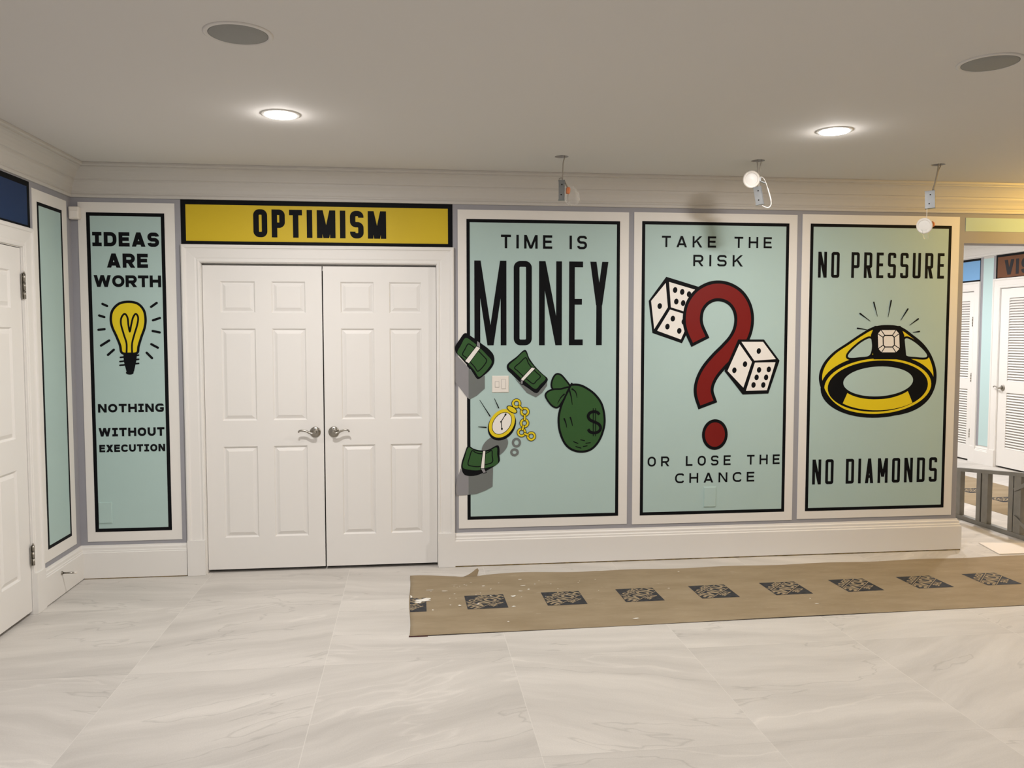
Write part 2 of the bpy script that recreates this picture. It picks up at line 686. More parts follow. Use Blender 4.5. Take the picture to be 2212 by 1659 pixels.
def glyph(ch, w, h, s, r, slab=False, zm=None):
    """list of ('s', path, closed) strokes and ('p', polygon) pieces"""
    L, R, B, T, M = s / 2, w - s / 2, s / 2, h - s / 2, h * 0.52
    hw = s * 1.12
    G = []

    def S_(*pts, closed=False):
        G.append(('s', fillet([(p + (0,))[:3] for p in pts], closed), closed))

    def D_(x0, z0, x1, z1, k=1.0):
        q = hw * k / 2
        G.append(('p', [(x0 - q, z0), (x0 + q, z0), (x1 + q, z1), (x1 - q, z1)]))
    rS = min(r, (T - B) / 4)
    Mp = h * 0.44
    rP = min(r, (T - Mp) / 2)
    if ch == 'A':
        D_(hw / 2, 0, w / 2, h)
        D_(w - hw / 2, 0, w / 2, h)
        z = h * 0.27
        x = hw / 2 + (w / 2 - hw / 2) * z / h
        S_((x, z), (w - x, z))
    elif ch == 'C':
        S_((R, T - h * 0.16), (R, T, r), (L, T, r), (L, B, r), (R, B, r), (R, B + h * 0.16))
    elif ch == 'D':
        S_((L, T), (R, T, r), (R, B, r), (L, B), closed=True)
    elif ch == 'E':
        S_((L, 0), (L, h))
        S_((0, T), (w, T))
        S_((0, M), (w * 0.93, M))
        S_((0, B), (w, B))
    elif ch == 'G':
        S_((R, T - h * 0.14), (R, T, r), (L, T, r), (L, B, r), (R, B, r), (R, h * 0.44), (w * 0.55, h * 0.44))
    elif ch == 'H':
        S_((L, 0), (L, h))
        S_((R, 0), (R, h))
        S_((L, M), (R, M))
    elif ch == 'I':
        S_((w / 2, 0), (w / 2, h))
        if slab:
            S_((0, T), (w, T))
            S_((0, B), (w, B))
    elif ch == 'K':
        S_((L, 0), (L, h))
        D_(s * 0.8, h * 0.38, w - hw * 0.62, h, 1.2)
        D_(w * 0.46, h * 0.56, w - hw / 2, 0, 1.1)
    elif ch == 'L':
        S_((L, 0), (L, h))
        S_((0, B), (w, B))
    elif ch == 'M':
        z = 0 if zm is None else zm * h
        S_((L, 0), (L, h))
        S_((R, 0), (R, h))
        D_(hw / 2, h, w / 2, z, 0.95)
        D_(w - hw / 2, h, w / 2, z, 0.95)
    elif ch == 'N':
        S_((L, 0), (L, h))
        S_((R, 0), (R, h))
        D_(hw / 2, h, w - hw / 2, 0)
    elif ch == 'O':
        S_((L, T, r), (R, T, r), (R, B, r), (L, B, r), closed=True)
    elif ch in 'PR':
        S_((L, 0), (L, h))
        S_((L, T), (R, T, rP), (R, Mp, rP), (L, Mp))
        if ch == 'R':
            D_(w * 0.52, Mp, w - hw / 2, 0, 1.08)
    elif ch == 'S':
        S_((R, T - h * 0.15), (R, T, rS), (L, T, rS), (L, h * 0.5, rS), (R, h * 0.5, rS), (R, B, rS), (L, B, rS), (L, B + h * 0.15))
    elif ch == 'T':
        S_((0, T), (w, T))
        S_((w / 2, 0), (w / 2, h))
    elif ch == 'U':
        S_((L, h), (L, B, r), (R, B, r), (R, h))
    elif ch == 'V':
        D_(hw / 2, h, w / 2, 0)
        D_(w - hw / 2, h, w / 2, 0)
    elif ch == 'W':
        D_(hw / 2, h, w * 0.29, 0, 0.95)
        D_(w / 2, h, w * 0.29, 0, 0.95)
        D_(w / 2, h, w * 0.71, 0, 0.95)
        D_(w - hw / 2, h, w * 0.71, 0, 0.95)
    elif ch == 'X':
        D_(hw / 2, 0, w - hw / 2, h, 1.15)
        D_(hw / 2, h, w - hw / 2, 0, 1.15)
    elif ch == 'Y':
        z = 0.45 * h if zm is None else zm * h
        D_(hw / 2, h, w / 2, z, 0.98)
        D_(w - hw / 2, h, w / 2, z, 0.98)
        S_((w / 2, 0), (w / 2, z + s * 0.15))
    return G


REL = {'M': 1.28, 'W': 1.5, 'E': 0.86, 'L': 0.8, 'T': 0.92, 'S': 0.92, 'A': 1.08, 'R': 0.98, 'Y': 1.02, 'O': 1.06, ' ': 0.62}
COND = {'M': 1.55, 'E': 0.85, 'I': 0.4, 'A': 1.02, ' ': 0.85}


def lettering(art, text, box, s, gap, mi, r=1.0, rel=REL, iw=None, slab=False, zm=None, xform=None):
    """box = (x0, x1, z0, z1); s = stroke / height; gap relative to a letter width"""
    x0, x1, z0, z1 = box
    h = z1 - z0
    st = s * h
    unit = [rel.get(c, 1.0) for c in text]
    iwv = iw * h if iw else st
    fixed = sum(iwv for c in text if c == 'I')
    flex = sum(u for c, u in zip(text, unit) if c != 'I') + gap * (len(text) - 1)
    k = (x1 - x0 - fixed) / flex
    x = x0
    for c, u in zip(text, unit):
        wd = iwv if c == 'I' else u * k
        if c != ' ':
            rr = r * min(wd - st, h - st) / 2
            for g in glyph(c, wd, h, st, rr, slab, zm.get(c) if isinstance(zm, dict) else zm):
                pts = [(x + p[0], z0 + p[1]) for p in g[1]]
                if xform:
                    pts = [xform(p) for p in pts]
                if g[0] == 's':
                    art.strip(pts, st, mi, g[2])
                else:
                    art.poly(pts, mi)
        x += wd + gap * k


# ---- sweeps
def sweep(mb, path, prof, mi=0, to3d=None, smooth=False):
    """prof = (offset to the right of the path, height out of the path's plane)"""
    P = [Vector(p) for p in path]
    n = len(P)
    rows = []
    for i in range(n):
        a = (P[i] - P[i - 1]).normalized() if i > 0 else (P[1] - P[0]).normalized()
        b = (P[i + 1] - P[i]).normalized() if i < n - 1 else a
        na, nb = Vector((a.y, -a.x)), Vector((b.y, -b.x))
        m = (na + nb).normalized()
        k = 1 / m.dot(na)
        row = []
        for off, out in prof:
            q = P[i] + m * off * k
            row.append(to3d(q.x, q.y, out) if to3d else (q.x, q.y, out))
        rows.append(row)
    mb.grid(rows, mi, smooth=smooth)
    mb.face(rows[0], mi)
    mb.face(rows[-1], mi)


XL = -2.085          # left wall plane
XR = 7.02            # right wall of room and hall


def back(a, b, d):   # plane of the back wall: a = x, b = z, d = distance towards the room
    return (a, -d, b)


def left(a, b, d):   # plane of the left wall: a = y, b = z
    return (XL + d, a, b)


def hall(a, b, d):   # plane of the hall's right wall: a = y, b = z
    return (XR - d, a, b)


def flr(a, b, d):    # the floor: a = x, b = y
    return (a, b, d)


def wall_with_openings(name, to3d, outline, holes, thick, m):
    mb = MB()
    loops = [outline] + holes
    flat = [p for l in loops for p in l]
    tris = tessellate_polygon([[Vector((p[0], p[1], 0)) for p in l] for l in loops])
    for d in (0, -thick):
        for t in tris:
            mb.face([to3d(flat[i][0], flat[i][1], d) for i in t])
    for l in loops:
        for i in range(len(l)):
            a, b = l[i], l[(i + 1) % len(l)]
            mb.face([to3d(*a, 0), to3d(*b, 0), to3d(*b, -thick), to3d(*a, -thick)])
    return struct(name, mb, m)


# ------------------------------------------------------------------ room shell
mb = MB()
mb.face([(XL - 0.1, -8, 0), (XR + 0.1, -8, 0), (XR + 0.1, 6.1, 0), (XL - 0.1, 6.1, 0)])
struct('floor', mb, M_FLOOR)

HOLES = [(0.974, -0.605), (2.205, -0.632), (3.394, -0.650)]
mb = MB()
out = [(XL - 0.1, -8), (XR + 0.1, -8), (XR + 0.1, 0.15), (XL - 0.1, 0.15)]
loops = [out] + [ellipse(c, 0.042, 0.042, 0, 28) for c in HOLES]
flat = [p for l in loops for p in l]
for t in tessellate_polygon([[Vector((p[0], p[1], 0)) for p in l] for l in loops]):
    mb.face([(flat[i][0], flat[i][1], CEIL) for i in t])
for l in loops[1:]:
    n = len(l)
    for i in range(n):
        a, b = l[i], l[(i + 1) % n]
        mb.face([(a[0], a[1], CEIL), (b[0], b[1], CEIL), (b[0], b[1], CEIL + 0.016), (a[0], a[1], CEIL + 0.016)])
        c = (sum(p[0] for p in l) / n, sum(p[1] for p in l) / n)
        A, Bq = [(c[0] + (q[0] - c[0]) * 1.8, c[1] + (q[1] - c[1]) * 1.8) for q in (a, b)]
        mb.face([(a[0], a[1], CEIL + 0.016), (b[0], b[1], CEIL + 0.016), (Bq[0], Bq[1], CEIL + 0.03), (A[0], A[1], CEIL + 0.03)], 1)
        mb.face([(A[0], A[1], CEIL + 0.03), (Bq[0], Bq[1], CEIL + 0.03), (Bq[0], Bq[1], CEIL + 0.16), (A[0], A[1], CEIL + 0.16)], 1)
    mb.face([(c[0] + (q[0] - c[0]) * 1.8, c[1] + (q[1] - c[1]) * 1.8, CEIL + 0.16) for q in l], 1)
struct('ceiling', mb, [M_CEIL, M_DARK])
mb = MB()
mb.face([(4.0, 0.15, 2.75), (XR + 0.1, 0.15, 2.75), (XR + 0.1, 6.1, 2.75), (4.0, 6.1, 2.75)])
mb.face([(4.0, 0.15, CEIL), (XR + 0.1, 0.15, CEIL), (XR + 0.1, 0.15, 2.75), (4.0, 0.15, 2.75)])
struct('ceiling_hall', mb, M_CEIL)

DX0, DX1, DZ = -1.2945, 0.2315, 2.056      # double door opening
JB = 0.012                               # jamb thickness
wall_with_openings('wall_back', back, [(XL, 0), (DX0 - JB, 0), (DX0 - JB, DZ + JB), (DX1 + JB, DZ + JB), (DX1 + JB, 0), (4.046, 0), (4.046, CEIL), (XL, CEIL)], [], 0.15, M_WALL)
mb = MB()
mb.box(4.046, XR, 0, 0.15, 2.250, CEIL)
struct('wall_header', mb, M_WALL)
LD0, LD1, LDZ = -1.49, -0.705, 2.072     # left door opening (y range)
wall_with_openings('wall_left', left, [(-8, 0), (LD0 - JB, 0), (LD0 - JB, LDZ + JB), (LD1 + JB, LDZ + JB), (LD1 + JB, 0), (0, 0), (0, CEIL), (-8, CEIL)], [], 0.12, M_WALL)
HD = [(2.765, 3.522, 2.136), (3.991, 4.75, 2.124)]      # louvered door openings (y range, height)
prof = [(-8, 0)]
for a0, a1, b1 in HD:
    prof += [(a0 - JB, 0), (a0 - JB, b1 + JB), (a1 + JB, b1 + JB), (a1 + JB, 0)]
wall_with_openings('wall_right', hall, prof + [(6, 0), (6, 2.75), (-8, 2.75)], [], 0.10, M_ROOM)
mb = MB()
mb.box(XL - 0.1, XR + 0.1, -8.1, -8, 0, CEIL)
struct('wall_front', mb, M_ROOM)
mb = MB()
mb.box(3.9, 4.0, 0.15, 6, 0, 2.75)
mb.box(3.9, XR + 0.1, 6, 6.1, 0, 2.75)
struct('wall_hall', mb, M_ROOM)

# crown moulding along the left wall, the back wall and the header
CROWN = [(0.0, 2.462), (0.013, 2.462), (0.016, 2.468), (0.016, 2.479), (0.011, 2.485), (0.011, 2.492), (0.018, 2.500), (0.022, 2.520), (0.030, 2.540),
         (0.040, 2.555), (0.042, 2.563), (0.042, 2.570), (0.050, 2.574), (0.054, 2.583), (0.064, 2.601), (0.078, 2.619), (0.094, 2.632),
         (0.108, 2.638), (0.108, 2.644), (0.118, 2.646), (0.124, 2.652), (0.124, CEIL - 0.001), (0.0, CEIL - 0.001)]
mb = MB()
sweep(mb, [(XL, -7.99), (XL, 0), (XR - 0.01, 0), (XR - 0.01, -7.99)], CROWN)
struct('trim_crown', mb, M_CROWN)
# crown of the hall
mb = MB()
sweep(mb, [(XR, 5.99), (XR, 0.16)], [(o, z + 0.08) for o, z in CROWN])
struct('trim_hall_crown', mb, M_TRIM)

# baseboards
BASE = [(0.0, 0.006), (0.022, 0.006), (0.022, 0.172), (0.017, 0.176), (0.017, 0.183), (0.013, 0.188), (0.013, 0.203), (0.008, 0.210), (0.006, 0.219), (0.0, 0.219)]
mb = MB()
sweep(mb, [(XL, -0.605), (XL, -0.0005), (-1.417, -0.0005)], BASE)
struct('baseboard_left', mb, M_TRIM)
BASE2 = [(0.0, 0.008), (0.026, 0.008), (0.026, 0.178), (0.019, 0.184), (0.019, 0.193), (0.013, 0.200), (0.013, 0.214), (0.006, 0.222), (0.004, 0.232), (0.0, 0.232)]
mb = MB()
sweep(mb, [(0.343, -0.0005), (4.052, -0.0005), (4.052, 0.149)], BASE2)
struct('baseboard_right', mb, M_TRIM)
mb = MB()
sweep(mb, [(XR, 3.885), (XR, 3.622)], [(o, z - 0.02 if z > 0.1 else 0.0) for o, z in BASE2])
struct('baseboard_hall', mb, M_TRIM)
# grubby gap left under the baseboards
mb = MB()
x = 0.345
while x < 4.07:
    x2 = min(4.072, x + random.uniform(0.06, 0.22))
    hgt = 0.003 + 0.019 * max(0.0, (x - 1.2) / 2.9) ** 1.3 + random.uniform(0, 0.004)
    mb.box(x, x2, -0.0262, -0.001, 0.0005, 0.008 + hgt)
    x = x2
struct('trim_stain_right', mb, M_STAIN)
mb = MB()
x = -2.06
while x < -1.42:
    x2 = min(-1.419, x + random.uniform(0.06, 0.2))
    mb.box(x, x2, -0.0222, -0.001, 0.0005, 0.009 + random.uniform(0, 0.004))
    x = x2
struct('trim_stain_left', mb, M_STAIN)

# door casings: profile (offset outwards from the opening, thickness)
CASE = [(0.0, -0.002), (0.0, 0.010), (0.006, 0.013), (0.012, 0.013), (0.016, 0.010), (0.022, 0.010), (0.03, 0.013), (0.080, 0.016),
        (0.088, 0.018), (0.092, 0.024), (0.104, 0.026), (0.112, 0.022), (0.112, 0.0)]


def pbox(mb, to3d, a0, a1, b0, b1, d0, d1):
    p, q = to3d(a0, b0, d0), to3d(a1, b1, d1)
    mb.box(*[f(p[k], q[k]) for k in range(3) for f in (min, max)])


def casing(name, to3d, a0, a1, top, plinth=None):
    mb = MB()
    path = [(a1, 0.0), (a1, top), (a0, top), (a0, 0.0)]
    sweep(mb, path, [(o + 0.005, t_) for o, t_ in CASE], 0, lambda a, b, d: to3d(a, b, d))
    if plinth:
        for (b0, b1) in ((a0 - 0.1180, a0 - 0.0042), (a1 + 0.0042, a1 + 0.1180)):
            pbox(mb, to3d, b0, b1, 0.001, plinth, 0.0, 0.0268)
    # jamb lining the opening
    for (p0, p1, q0, q1) in ((a0 - 0.0115, a0, 0.001, top), (a1, a1 + 0.0115, 0.001, top), (a0 - 0.0115, a1 + 0.0115, top, top + 0.0115)):
        pbox(mb, to3d, p0, p1, q0, q1, -0.098, 0.0006)
    return struct(name, mb, M_TRIM)


casing('trim_1', back, DX0, DX1, DZ, 0.236)
mb = MB()
mb.box(DX0 + 0.0002, DX0 + 0.03, 0.066, 0.078, 0.022, DZ - 0.0002)
mb.box(DX1 - 0.03, DX1 - 0.0002, 0.066, 0.078, 0.022, DZ - 0.0002)
mb.box(DX0 + 0.03, DX1 - 0.03, 0.066, 0.078, DZ - 0.04, DZ - 0.0002)
struct('trim_door_stop', mb, M_TRIM)
casing('trim_2', left, LD0, LD1, LDZ, 0.236)


# ------------------------------------------------------------------ doors
def six_panel(mb, to3d, a0, a1, z0, z1, cols, rows, d, thick=0.035):
    """moulded door leaf: flat face with sunken, raised-field panels"""
    holes = [(c0, c1, r0, r1) for (c0, c1) in cols for (r0, r1) in rows]
    loops = [rect(a0, a1, z0, z1)] + [rect(*h) for h in holes]
    flat = [p for l in loops for p in l]
    for t in tessellate_polygon([[Vector((p[0], p[1], 0)) for p in l] for l in loops]):
        mb.face([to3d(*flat[i], d) for i in t])
    for h in holes:
        rings = [(0, 0), (0.009, -0.011), (0.013, -0.011), (0.034, -0.001)]
        prev = None
        for ins, dd in rings:
            r_ = [to3d(p[0], p[1], d + dd) for p in rect(h[0] + ins, h[1] - ins, h[2] + ins, h[3] - ins)]
            if prev:
                for i in range(4):
                    mb.face([prev[i], prev[(i + 1) % 4], r_[(i + 1) % 4], r_[i]])
            prev = r_
        mb.face(prev)
    o4 = rect(a0, a1, z0, z1)
    for i in range(4):
        p, q = o4[i], o4[(i + 1) % 4]
        mb.face([to3d(*p, d), to3d(*q, d), to3d(*q, d - thick), to3d(*p, d - thick)])
    mb.face([to3d(*p, d - thick) for p in o4])


ROWS = [(0.236, 0.848), (1.020, 1.630), (1.734, 1.941)]


def lever_handle(door, to3d, a, z, d, sgn):
    """rose and wave lever; sgn = direction the lever points along a"""
    c = Vector(to3d(a, z, d))
    n = (Vector(to3d(a, z, d + 1)) - c)
    ua = (Vector(to3d(a + 1, z, d)) - c) * sgn
    uz = Vector((0, 0, 1))
    mb = MB()
    mb.lathe([(0.036, 0.0), (0.036, 0.004), (0.033, 0.008), (0.020, 0.011), (0.013, 0.013)], c, n, 32)
    h = build('door_handle', mb, M_NICKEL, door)
    mb = MB()
    mb.lathe([(0.011, 0.010), (0.011, 0.048), (0.008, 0.053)], c, n, 20)
    pts = [c + n * 0.044 + ua * t + uz * u for t, u in ((-0.004, -0.004), (0.018, -0.006), (0.035, 0.0), (0.052, 0.010), (0.070, 0.015), (0.088, 0.016), (0.100, 0.013), (0.104, 0.006), (0.100, 0.003))]
    mb.tube(pts, [0.009, 0.0085, 0.0075, 0.007, 0.0065, 0.0065, 0.006, 0.006, 0.005], 10)
    build('lever', mb, M_NICKEL, h)
    mb = MB()
    mb.lathe([(0.004, 0.0), (0.004, 0.014)], c + uz * 0.022, n, 12)
    build('lock_pin', mb, M_DARK, h)
    return h


def hinge(door, to3d, a, z0, z1, d):
    mb = MB()
    c = Vector(to3d(a, z0, d))
    n = 3
    for k in range(n):
        q0 = z0 + (z1 - z0) * k / n + 0.001
        q1 = z0 + (z1 - z0) * (k + 1) / n - 0.001
        mb.lathe([(0.0075, 0), (0.0075, q1 - q0)], to3d(a, q0, d), (0, 0, 1), 14)
    p0, p1 = to3d(a - 0.016, z0, d - 0.0075), to3d(a + 0.016, z1, d - 0.005)
    mb.box(min(p0[0], p1[0]), max(p0[0], p1[0]), min(p0[1], p1[1]), max(p0[1], p1[1]), z0, z1)
    mb.lathe([(0.005, 0), (0.0055, 0.006), (0.003, 0.010)], to3d(a, z1, d), (0, 0, 1), 12)
    return build('hinge', mb, M_NICKEL, door)


DD = -0.030
for nm, a0, a1, cols, ha, sg in (('door_1', -1.292, -0.5275, [(-1.182, -0.960), (-0.855, -0.635)], -0.583, -1),
                                 ('door_2', -0.5195, 0.229, [(-0.406, -0.186), (-0.084, 0.132)], -0.461, 1)):
    mb = MB()
    six_panel(mb, back, a0, a1, 0.022, 2.043, cols, ROWS, DD)
    o = struct(nm, mb, M_DOOR)
    lever_handle(o, back, ha, 0.937, DD, sg)
# dark sheet painting in the unlit room behind the double door
mb = MB()
mb.box(DX0 - 0.011, DX1 + 0.011, 0.142, 0.149, 0.0005, DZ + 0.011)
struct('door_gap_dark', mb, M_DARK)
mb = MB()
six_panel(mb, left, LD0 + 0.004, -0.7085, 0.022, 2.068, [(-1.365, -1.155), (-1.05, -0.835)], ROWS, -0.004)
o = struct('door_3', mb, M_DOOR)
hinge(o, left, -0.704, 1.788, 1.930, 0.012)
hinge(o, left, -0.708, 0.285, 0.400, 0.012)
mb = MB()
mb.box(XL - 0.118, XL - 0.112, LD0 - 0.011, LD1 + 0.011, 0.0005, LDZ + 0.011)
mb.box(XL - 0.060, XL - 0.050, LD1 - 0.03, LD1 - 0.0003, 0.022, LDZ - 0.0003)
struct('door_gap_dark.001', mb, M_DARK)  # near-black sheet and strip stand in for the shade behind the leaf

# louvered doors of the hall


def louver_door(nm, a0, a1, top, lou, knob=None, hinges=(), z0=0.022):
    """lou = (a0, a1, [(z0, z1), ...]) slatted openings"""
    mb = MB()
    loops = [rect(a0, a1, z0, top)] + [rect(lou[0], lou[1], q0, q1) for q0, q1 in lou[2]]
    flat = [p for l in loops for p in l]
    d0, th = -0.004, 0.035
    for d in (d0, d0 - th):
        for t in tessellate_polygon([[Vector((p[0], p[1], 0)) for p in l] for l in loops]):
            mb.face([hall(*flat[i], d) for i in t])
    for l in loops:
        for i in range(4):
            p, q = l[i], l[(i + 1) % 4]
            mb.face([hall(*p, d0), hall(*q, d0), hall(*q, d0 - th), hall(*p, d0 - th)])
    o = struct(nm, mb, M_DOOR)
    for q0, q1 in lou[2]:
        mb = MB()
        n = int(round((q1 - q0) / 0.031))
        st = (q1 - q0) / n
        for k in range(n):
            zc = q0 + st * (k + 0.5)
            c = hall((lou[0] + lou[1]) / 2, zc, d0 - th / 2)
            mb.obox(c, (0, 1, 0), (-0.72, 0, -0.69), (0.69, 0, -0.72), (lou[1] - lou[0]) / 2, 0.0215, 0.0035)
        build('louver_panel', mb, M_DOOR, o)
    for hz0, hz1, ha in hinges:
        hinge(o, hall, ha, hz0, hz1, 0.012)
    return o


louver_door('door_4', 3.995, 4.745, 2.118, (4.072, 4.665, [(0.192, 0.903), (1.035, 2.008)]), hinges=((1.69, 1.80, 3.99), (1.00, 1.10, 3.99), (0.30, 0.40, 3.99)))
d5 = louver_door('door_5', 2.77, 3.518, 2.130, (2.85, 3.378, [(0.24, 0.903), (1.035, 2.018)]))
lever_handle(d5, hall, 3.44, 0.957, -0.004, 1)
casing('trim_3', hall, *HD[1], 0.2)
casing('trim_4', hall, *HD[0], 0.2)
mb = MB()
for a0, a1, b1 in HD:
    pbox(mb, hall, a0 - 0.011, a1 + 0.011, 0.0005, b1 + 0.011, -0.099, -0.094)
struct('door_gap_dark', mb, M_DARK)  # dark sheets put the shade behind the louver slats into colour

# ------------------------------------------------------------------ painted wall panels
WIN = 0.0005


def slab(name, to3d, a0, a1, b0, b1, d0, d1, m, parent, ring=None):
    """thin board; ring = inner rectangle cut out of it"""
    mb = MB()
    loops = [rect(a0, a1, b0, b1)] + ([rect(*ring)] if ring else [])
    flat = [p for l in loops for p in l]
    tr = tessellate_polygon([[Vector((p[0], p[1], 0)) for p in l] for l in loops])
    for d in (d0, d1):
        for t in tr:
            mb.face([to3d(*flat[i], d) for i in t])
    for l in loops:
        for i in range(4):
            p, q = l[i], l[(i + 1) % 4]
            mb.face([to3d(*p, d0), to3d(*q, d0), to3d(*q, d1), to3d(*p, d1)])
    return build(name, mb, m, parent)


def panel(to3d, outer, frame, fw, label, line=M_BLACK, field=M_MINT, cat='wall panel', name='mural_panel', border=True, group=None):
    """white board, black line frame, coloured field"""
    c = to3d((outer[0] + outer[1]) / 2, outer[2], 0)
    t = thing(name, c, label, cat, group or ('framed mint panels on the walls' if border else 'painted signs above the doors'))
    if border:
        slab('white_border', to3d, *outer, 0.0, 0.004, M_BOARD, t)
    inner = (frame[0] + fw, frame[1] - fw, frame[2] + fw, frame[3] - fw)
    base = 0.004 if border else 0.0
    slab('black_frame', to3d, *frame, base, base + 0.0012, line, t, ring=inner)
    slab('colour_field', to3d, *inner, base, base + 0.0008, field, t)
    return t


def finish(art, name, mats, parent):
    return build(name, art.mb, mats, parent)


AB = 0.0056     # depth where the painted art starts

# --- left wall: plain mint panel and navy sign over the door
panel(left, (-0.552, -0.075, 0.250, 2.427), (-0.495, -0.150, 0.320, 2.358), 0.020, 'narrow plain mint panel with thin black line on left wall beside the white door')
panel(left, (LD0 - 0.112, -0.58, 2.176, 2.455), (LD0 - 0.112, -0.58, 2.176, 2.455), 0.030, 'navy blue sign with black border above the left door', M_BLACK, M_NAVY, 'sign', 'wall_sign', False)

# --- "ideas" panel
t = panel(back, (-2.040, -1.449, 0.243, 2.434), (-1.990, -1.512, 0.306, 2.369), 0.022, 'narrow mint panel reading IDEAS ARE WORTH NOTHING WITHOUT EXECUTION with a yellow light bulb')
for txt, box in (('IDEAS', (-1.9562, -1.5477, 2.1546, 2.2460)), ('ARE', (-1.8715, -1.6197, 2.0197, 2.1099)), ('WORTH', (-1.9553, -1.5410, 1.8958, 1.9714)),
                 ('NOTHING', (-1.9521, -1.5439, 1.0875, 1.1427)), ('WITHOUT', (-1.9530, -1.5433, 0.9311, 0.9874)), ('EXECUTION', (-1.9511, -1.5420, 0.8292, 0.8777))):
    A = Art(back, AB)
    lettering(A, txt, box, 0.255, 0.17 if txt != 'WORTH' else 0.10, 0, 0.95, iw=0.62, slab=True)
    finish(A, 'lettering', [M_BLACK], t)
A = Art(back, AB)
bulb = spline([(-1.7463, 1.8016), (-1.6896, 1.7900), (-1.6535, 1.7484), (-1.6434, 1.6917), (-1.6506, 1.6348), (-1.6722, 1.5750), (-1.6909, 1.5151), (-1.7006, 1.4732), (-1.7465, 1.4674), (-1.7949, 1.4735), (-1.8051, 1.5214), (-1.8263, 1.5811), (-1.8502, 1.6407), (-1.8573, 1.6943), (-1.8445, 1.7478), (-1.8036, 1.7895)])
A.poly(bulb, 1)
A.nxt()
A.strip(bulb, 0.0155, 0, True)
fil = spline([(-1.7665, 1.4704), (-1.7648, 1.5332), (-1.7804, 1.5930), (-1.7957, 1.6586), (-1.7917, 1.7003), (-1.7712, 1.7242), (-1.7547, 1.7004), (-1.7502, 1.6527), (-1.7428, 1.6109), (-1.7331, 1.6527), (-1.7204, 1.7005), (-1.7027, 1.7244), (-1.6890, 1.7005), (-1.6960, 1.6528), (-1.7147, 1.5930), (-1.7305, 1.5332), (-1.7322, 1.4703)], False)
A.strip(fil, 0.0115, 0)
base_c = [(-1.7467, 1.4614), (-1.7498, 1.3444)]
A.poly([(-1.7864, 1.4735), (-1.7006, 1.4732), (-1.7077, 1.4192), (-1.7238, 1.3503), (-1.7696, 1.3505), (-1.7850, 1.4196)], 0)
for q in ([(-1.8043, 1.4436), (-1.6924, 1.4582)], [(-1.8079, 1.4167), (-1.6931, 1.4312)], [(-1.8085, 1.3927), (-1.6938, 1.4042)]):
    A.dash(q[0], q[1], 0.0105, 0)
A.ell(base_c[1], 0.024, 0.013, 0)
A.ell((base_c[0][0], base_c[1][1] + 0.038), 0.030, 0.011, 0)
for p, q in ([(-1.9057, 1.7876), (-1.8778, 1.7744)], [(-1.9276, 1.7134), (-1.8967, 1.7031)], [(-1.9344, 1.6213), (-1.8975, 1.6258)], [(-1.9217, 1.5201), (-1.8711, 1.5528)], [(-1.8808, 1.4603), (-1.8443, 1.4931)],
             [(-1.6071, 1.7694), (-1.5720, 1.7949)], [(-1.5977, 1.6828), (-1.5543, 1.6978)], [(-1.6009, 1.6139), (-1.5580, 1.6049)], [(-1.6116, 1.5285), (-1.5719, 1.5059)], [(-1.6418, 1.4730), (-1.6095, 1.4384)]):
    A.dash(p, q, 0.0150, 0)
finish(A, 'light_bulb_motif', [M_BLACK, M_GOLD], t)

# --- "optimism" sign
t = panel(back, (-1.412, 0.342, 2.166, 2.462), (-1.412, 0.342, 2.166, 2.462), 0.031, 'long yellow OPTIMISM sign with black border above the double door', M_BLACK, M_YELLOW, 'sign', 'wall_sign', False)
A = Art(back, 0.0020)
lettering(A, 'OPTIMISM', (-0.9564, -0.0992, 2.2257, 2.4070), 0.195, 0.33, 0, 0.8, rel={'M': 1.42, 'S': 1.05, 'T': 0.98, 'P': 1.0, 'O': 1.05}, iw=0.215, zm=0.0)
finish(A, 'lettering', [M_BLACK], t)

# --- "time is money" panel
t = panel(back, (0.376, 1.555, 0.261, 2.428), (0.435, 1.492, 0.321, 2.366), 0.022, 'mint panel reading TIME IS MONEY with banknote bundles, gold watch and money sack')
A = Art(back, AB)
lettering(A, 'TIME IS', (0.6684, 1.2609, 2.1724, 2.2640), 0.178, 0.50, 0, 0.95, rel={**REL, 'M': 1.25, ' ': 0.62}, zm=0.0)
finish(A, 'lettering', [M_BLACK], t)
A = Art(back, AB)
lettering(A, 'MONEY', (0.4869, 1.4120, 1.5164, 2.0886), 0.069, 0.40, 0, 0.62, rel={'M': 1.74, 'O': 0.99, 'N': 1.26, 'E': 0.77, 'Y': 1.02}, zm={'M': 0.0, 'Y': 0.48})
finish(A, 'lettering', [M_BLACK], t)


def bundle(outer, face, band, side, shadow, shadow_w=None):
    A = Art(back, AB + 0.0014)
    if shadow_w:
        A.poly(shadow_w, 4)
        A.nxt()
    A.poly(shadow, 3)
    A.nxt()
    A.poly(outer, 0)
    A.nxt()
    A.poly(face, 1)
    A.nxt()
    c = (sum(p[0] for p in face) / len(face), sum(p[1] for p in face) / len(face))
    A.strip(scaled(face, 0.70, c), 0.007, 0, True)
    A.nxt()
    A.poly(band, 2)
    A.poly(side, 4)
    A.nxt()
    A.strip(band, 0.004, 0, True)
    A.strip(side, 0.004, 0, True)
    return finish(A, 'banknote_bundle_motif', [M_BLACK, M_GREEN, M_WHITE, M_GREYT, M_GREYW], t)


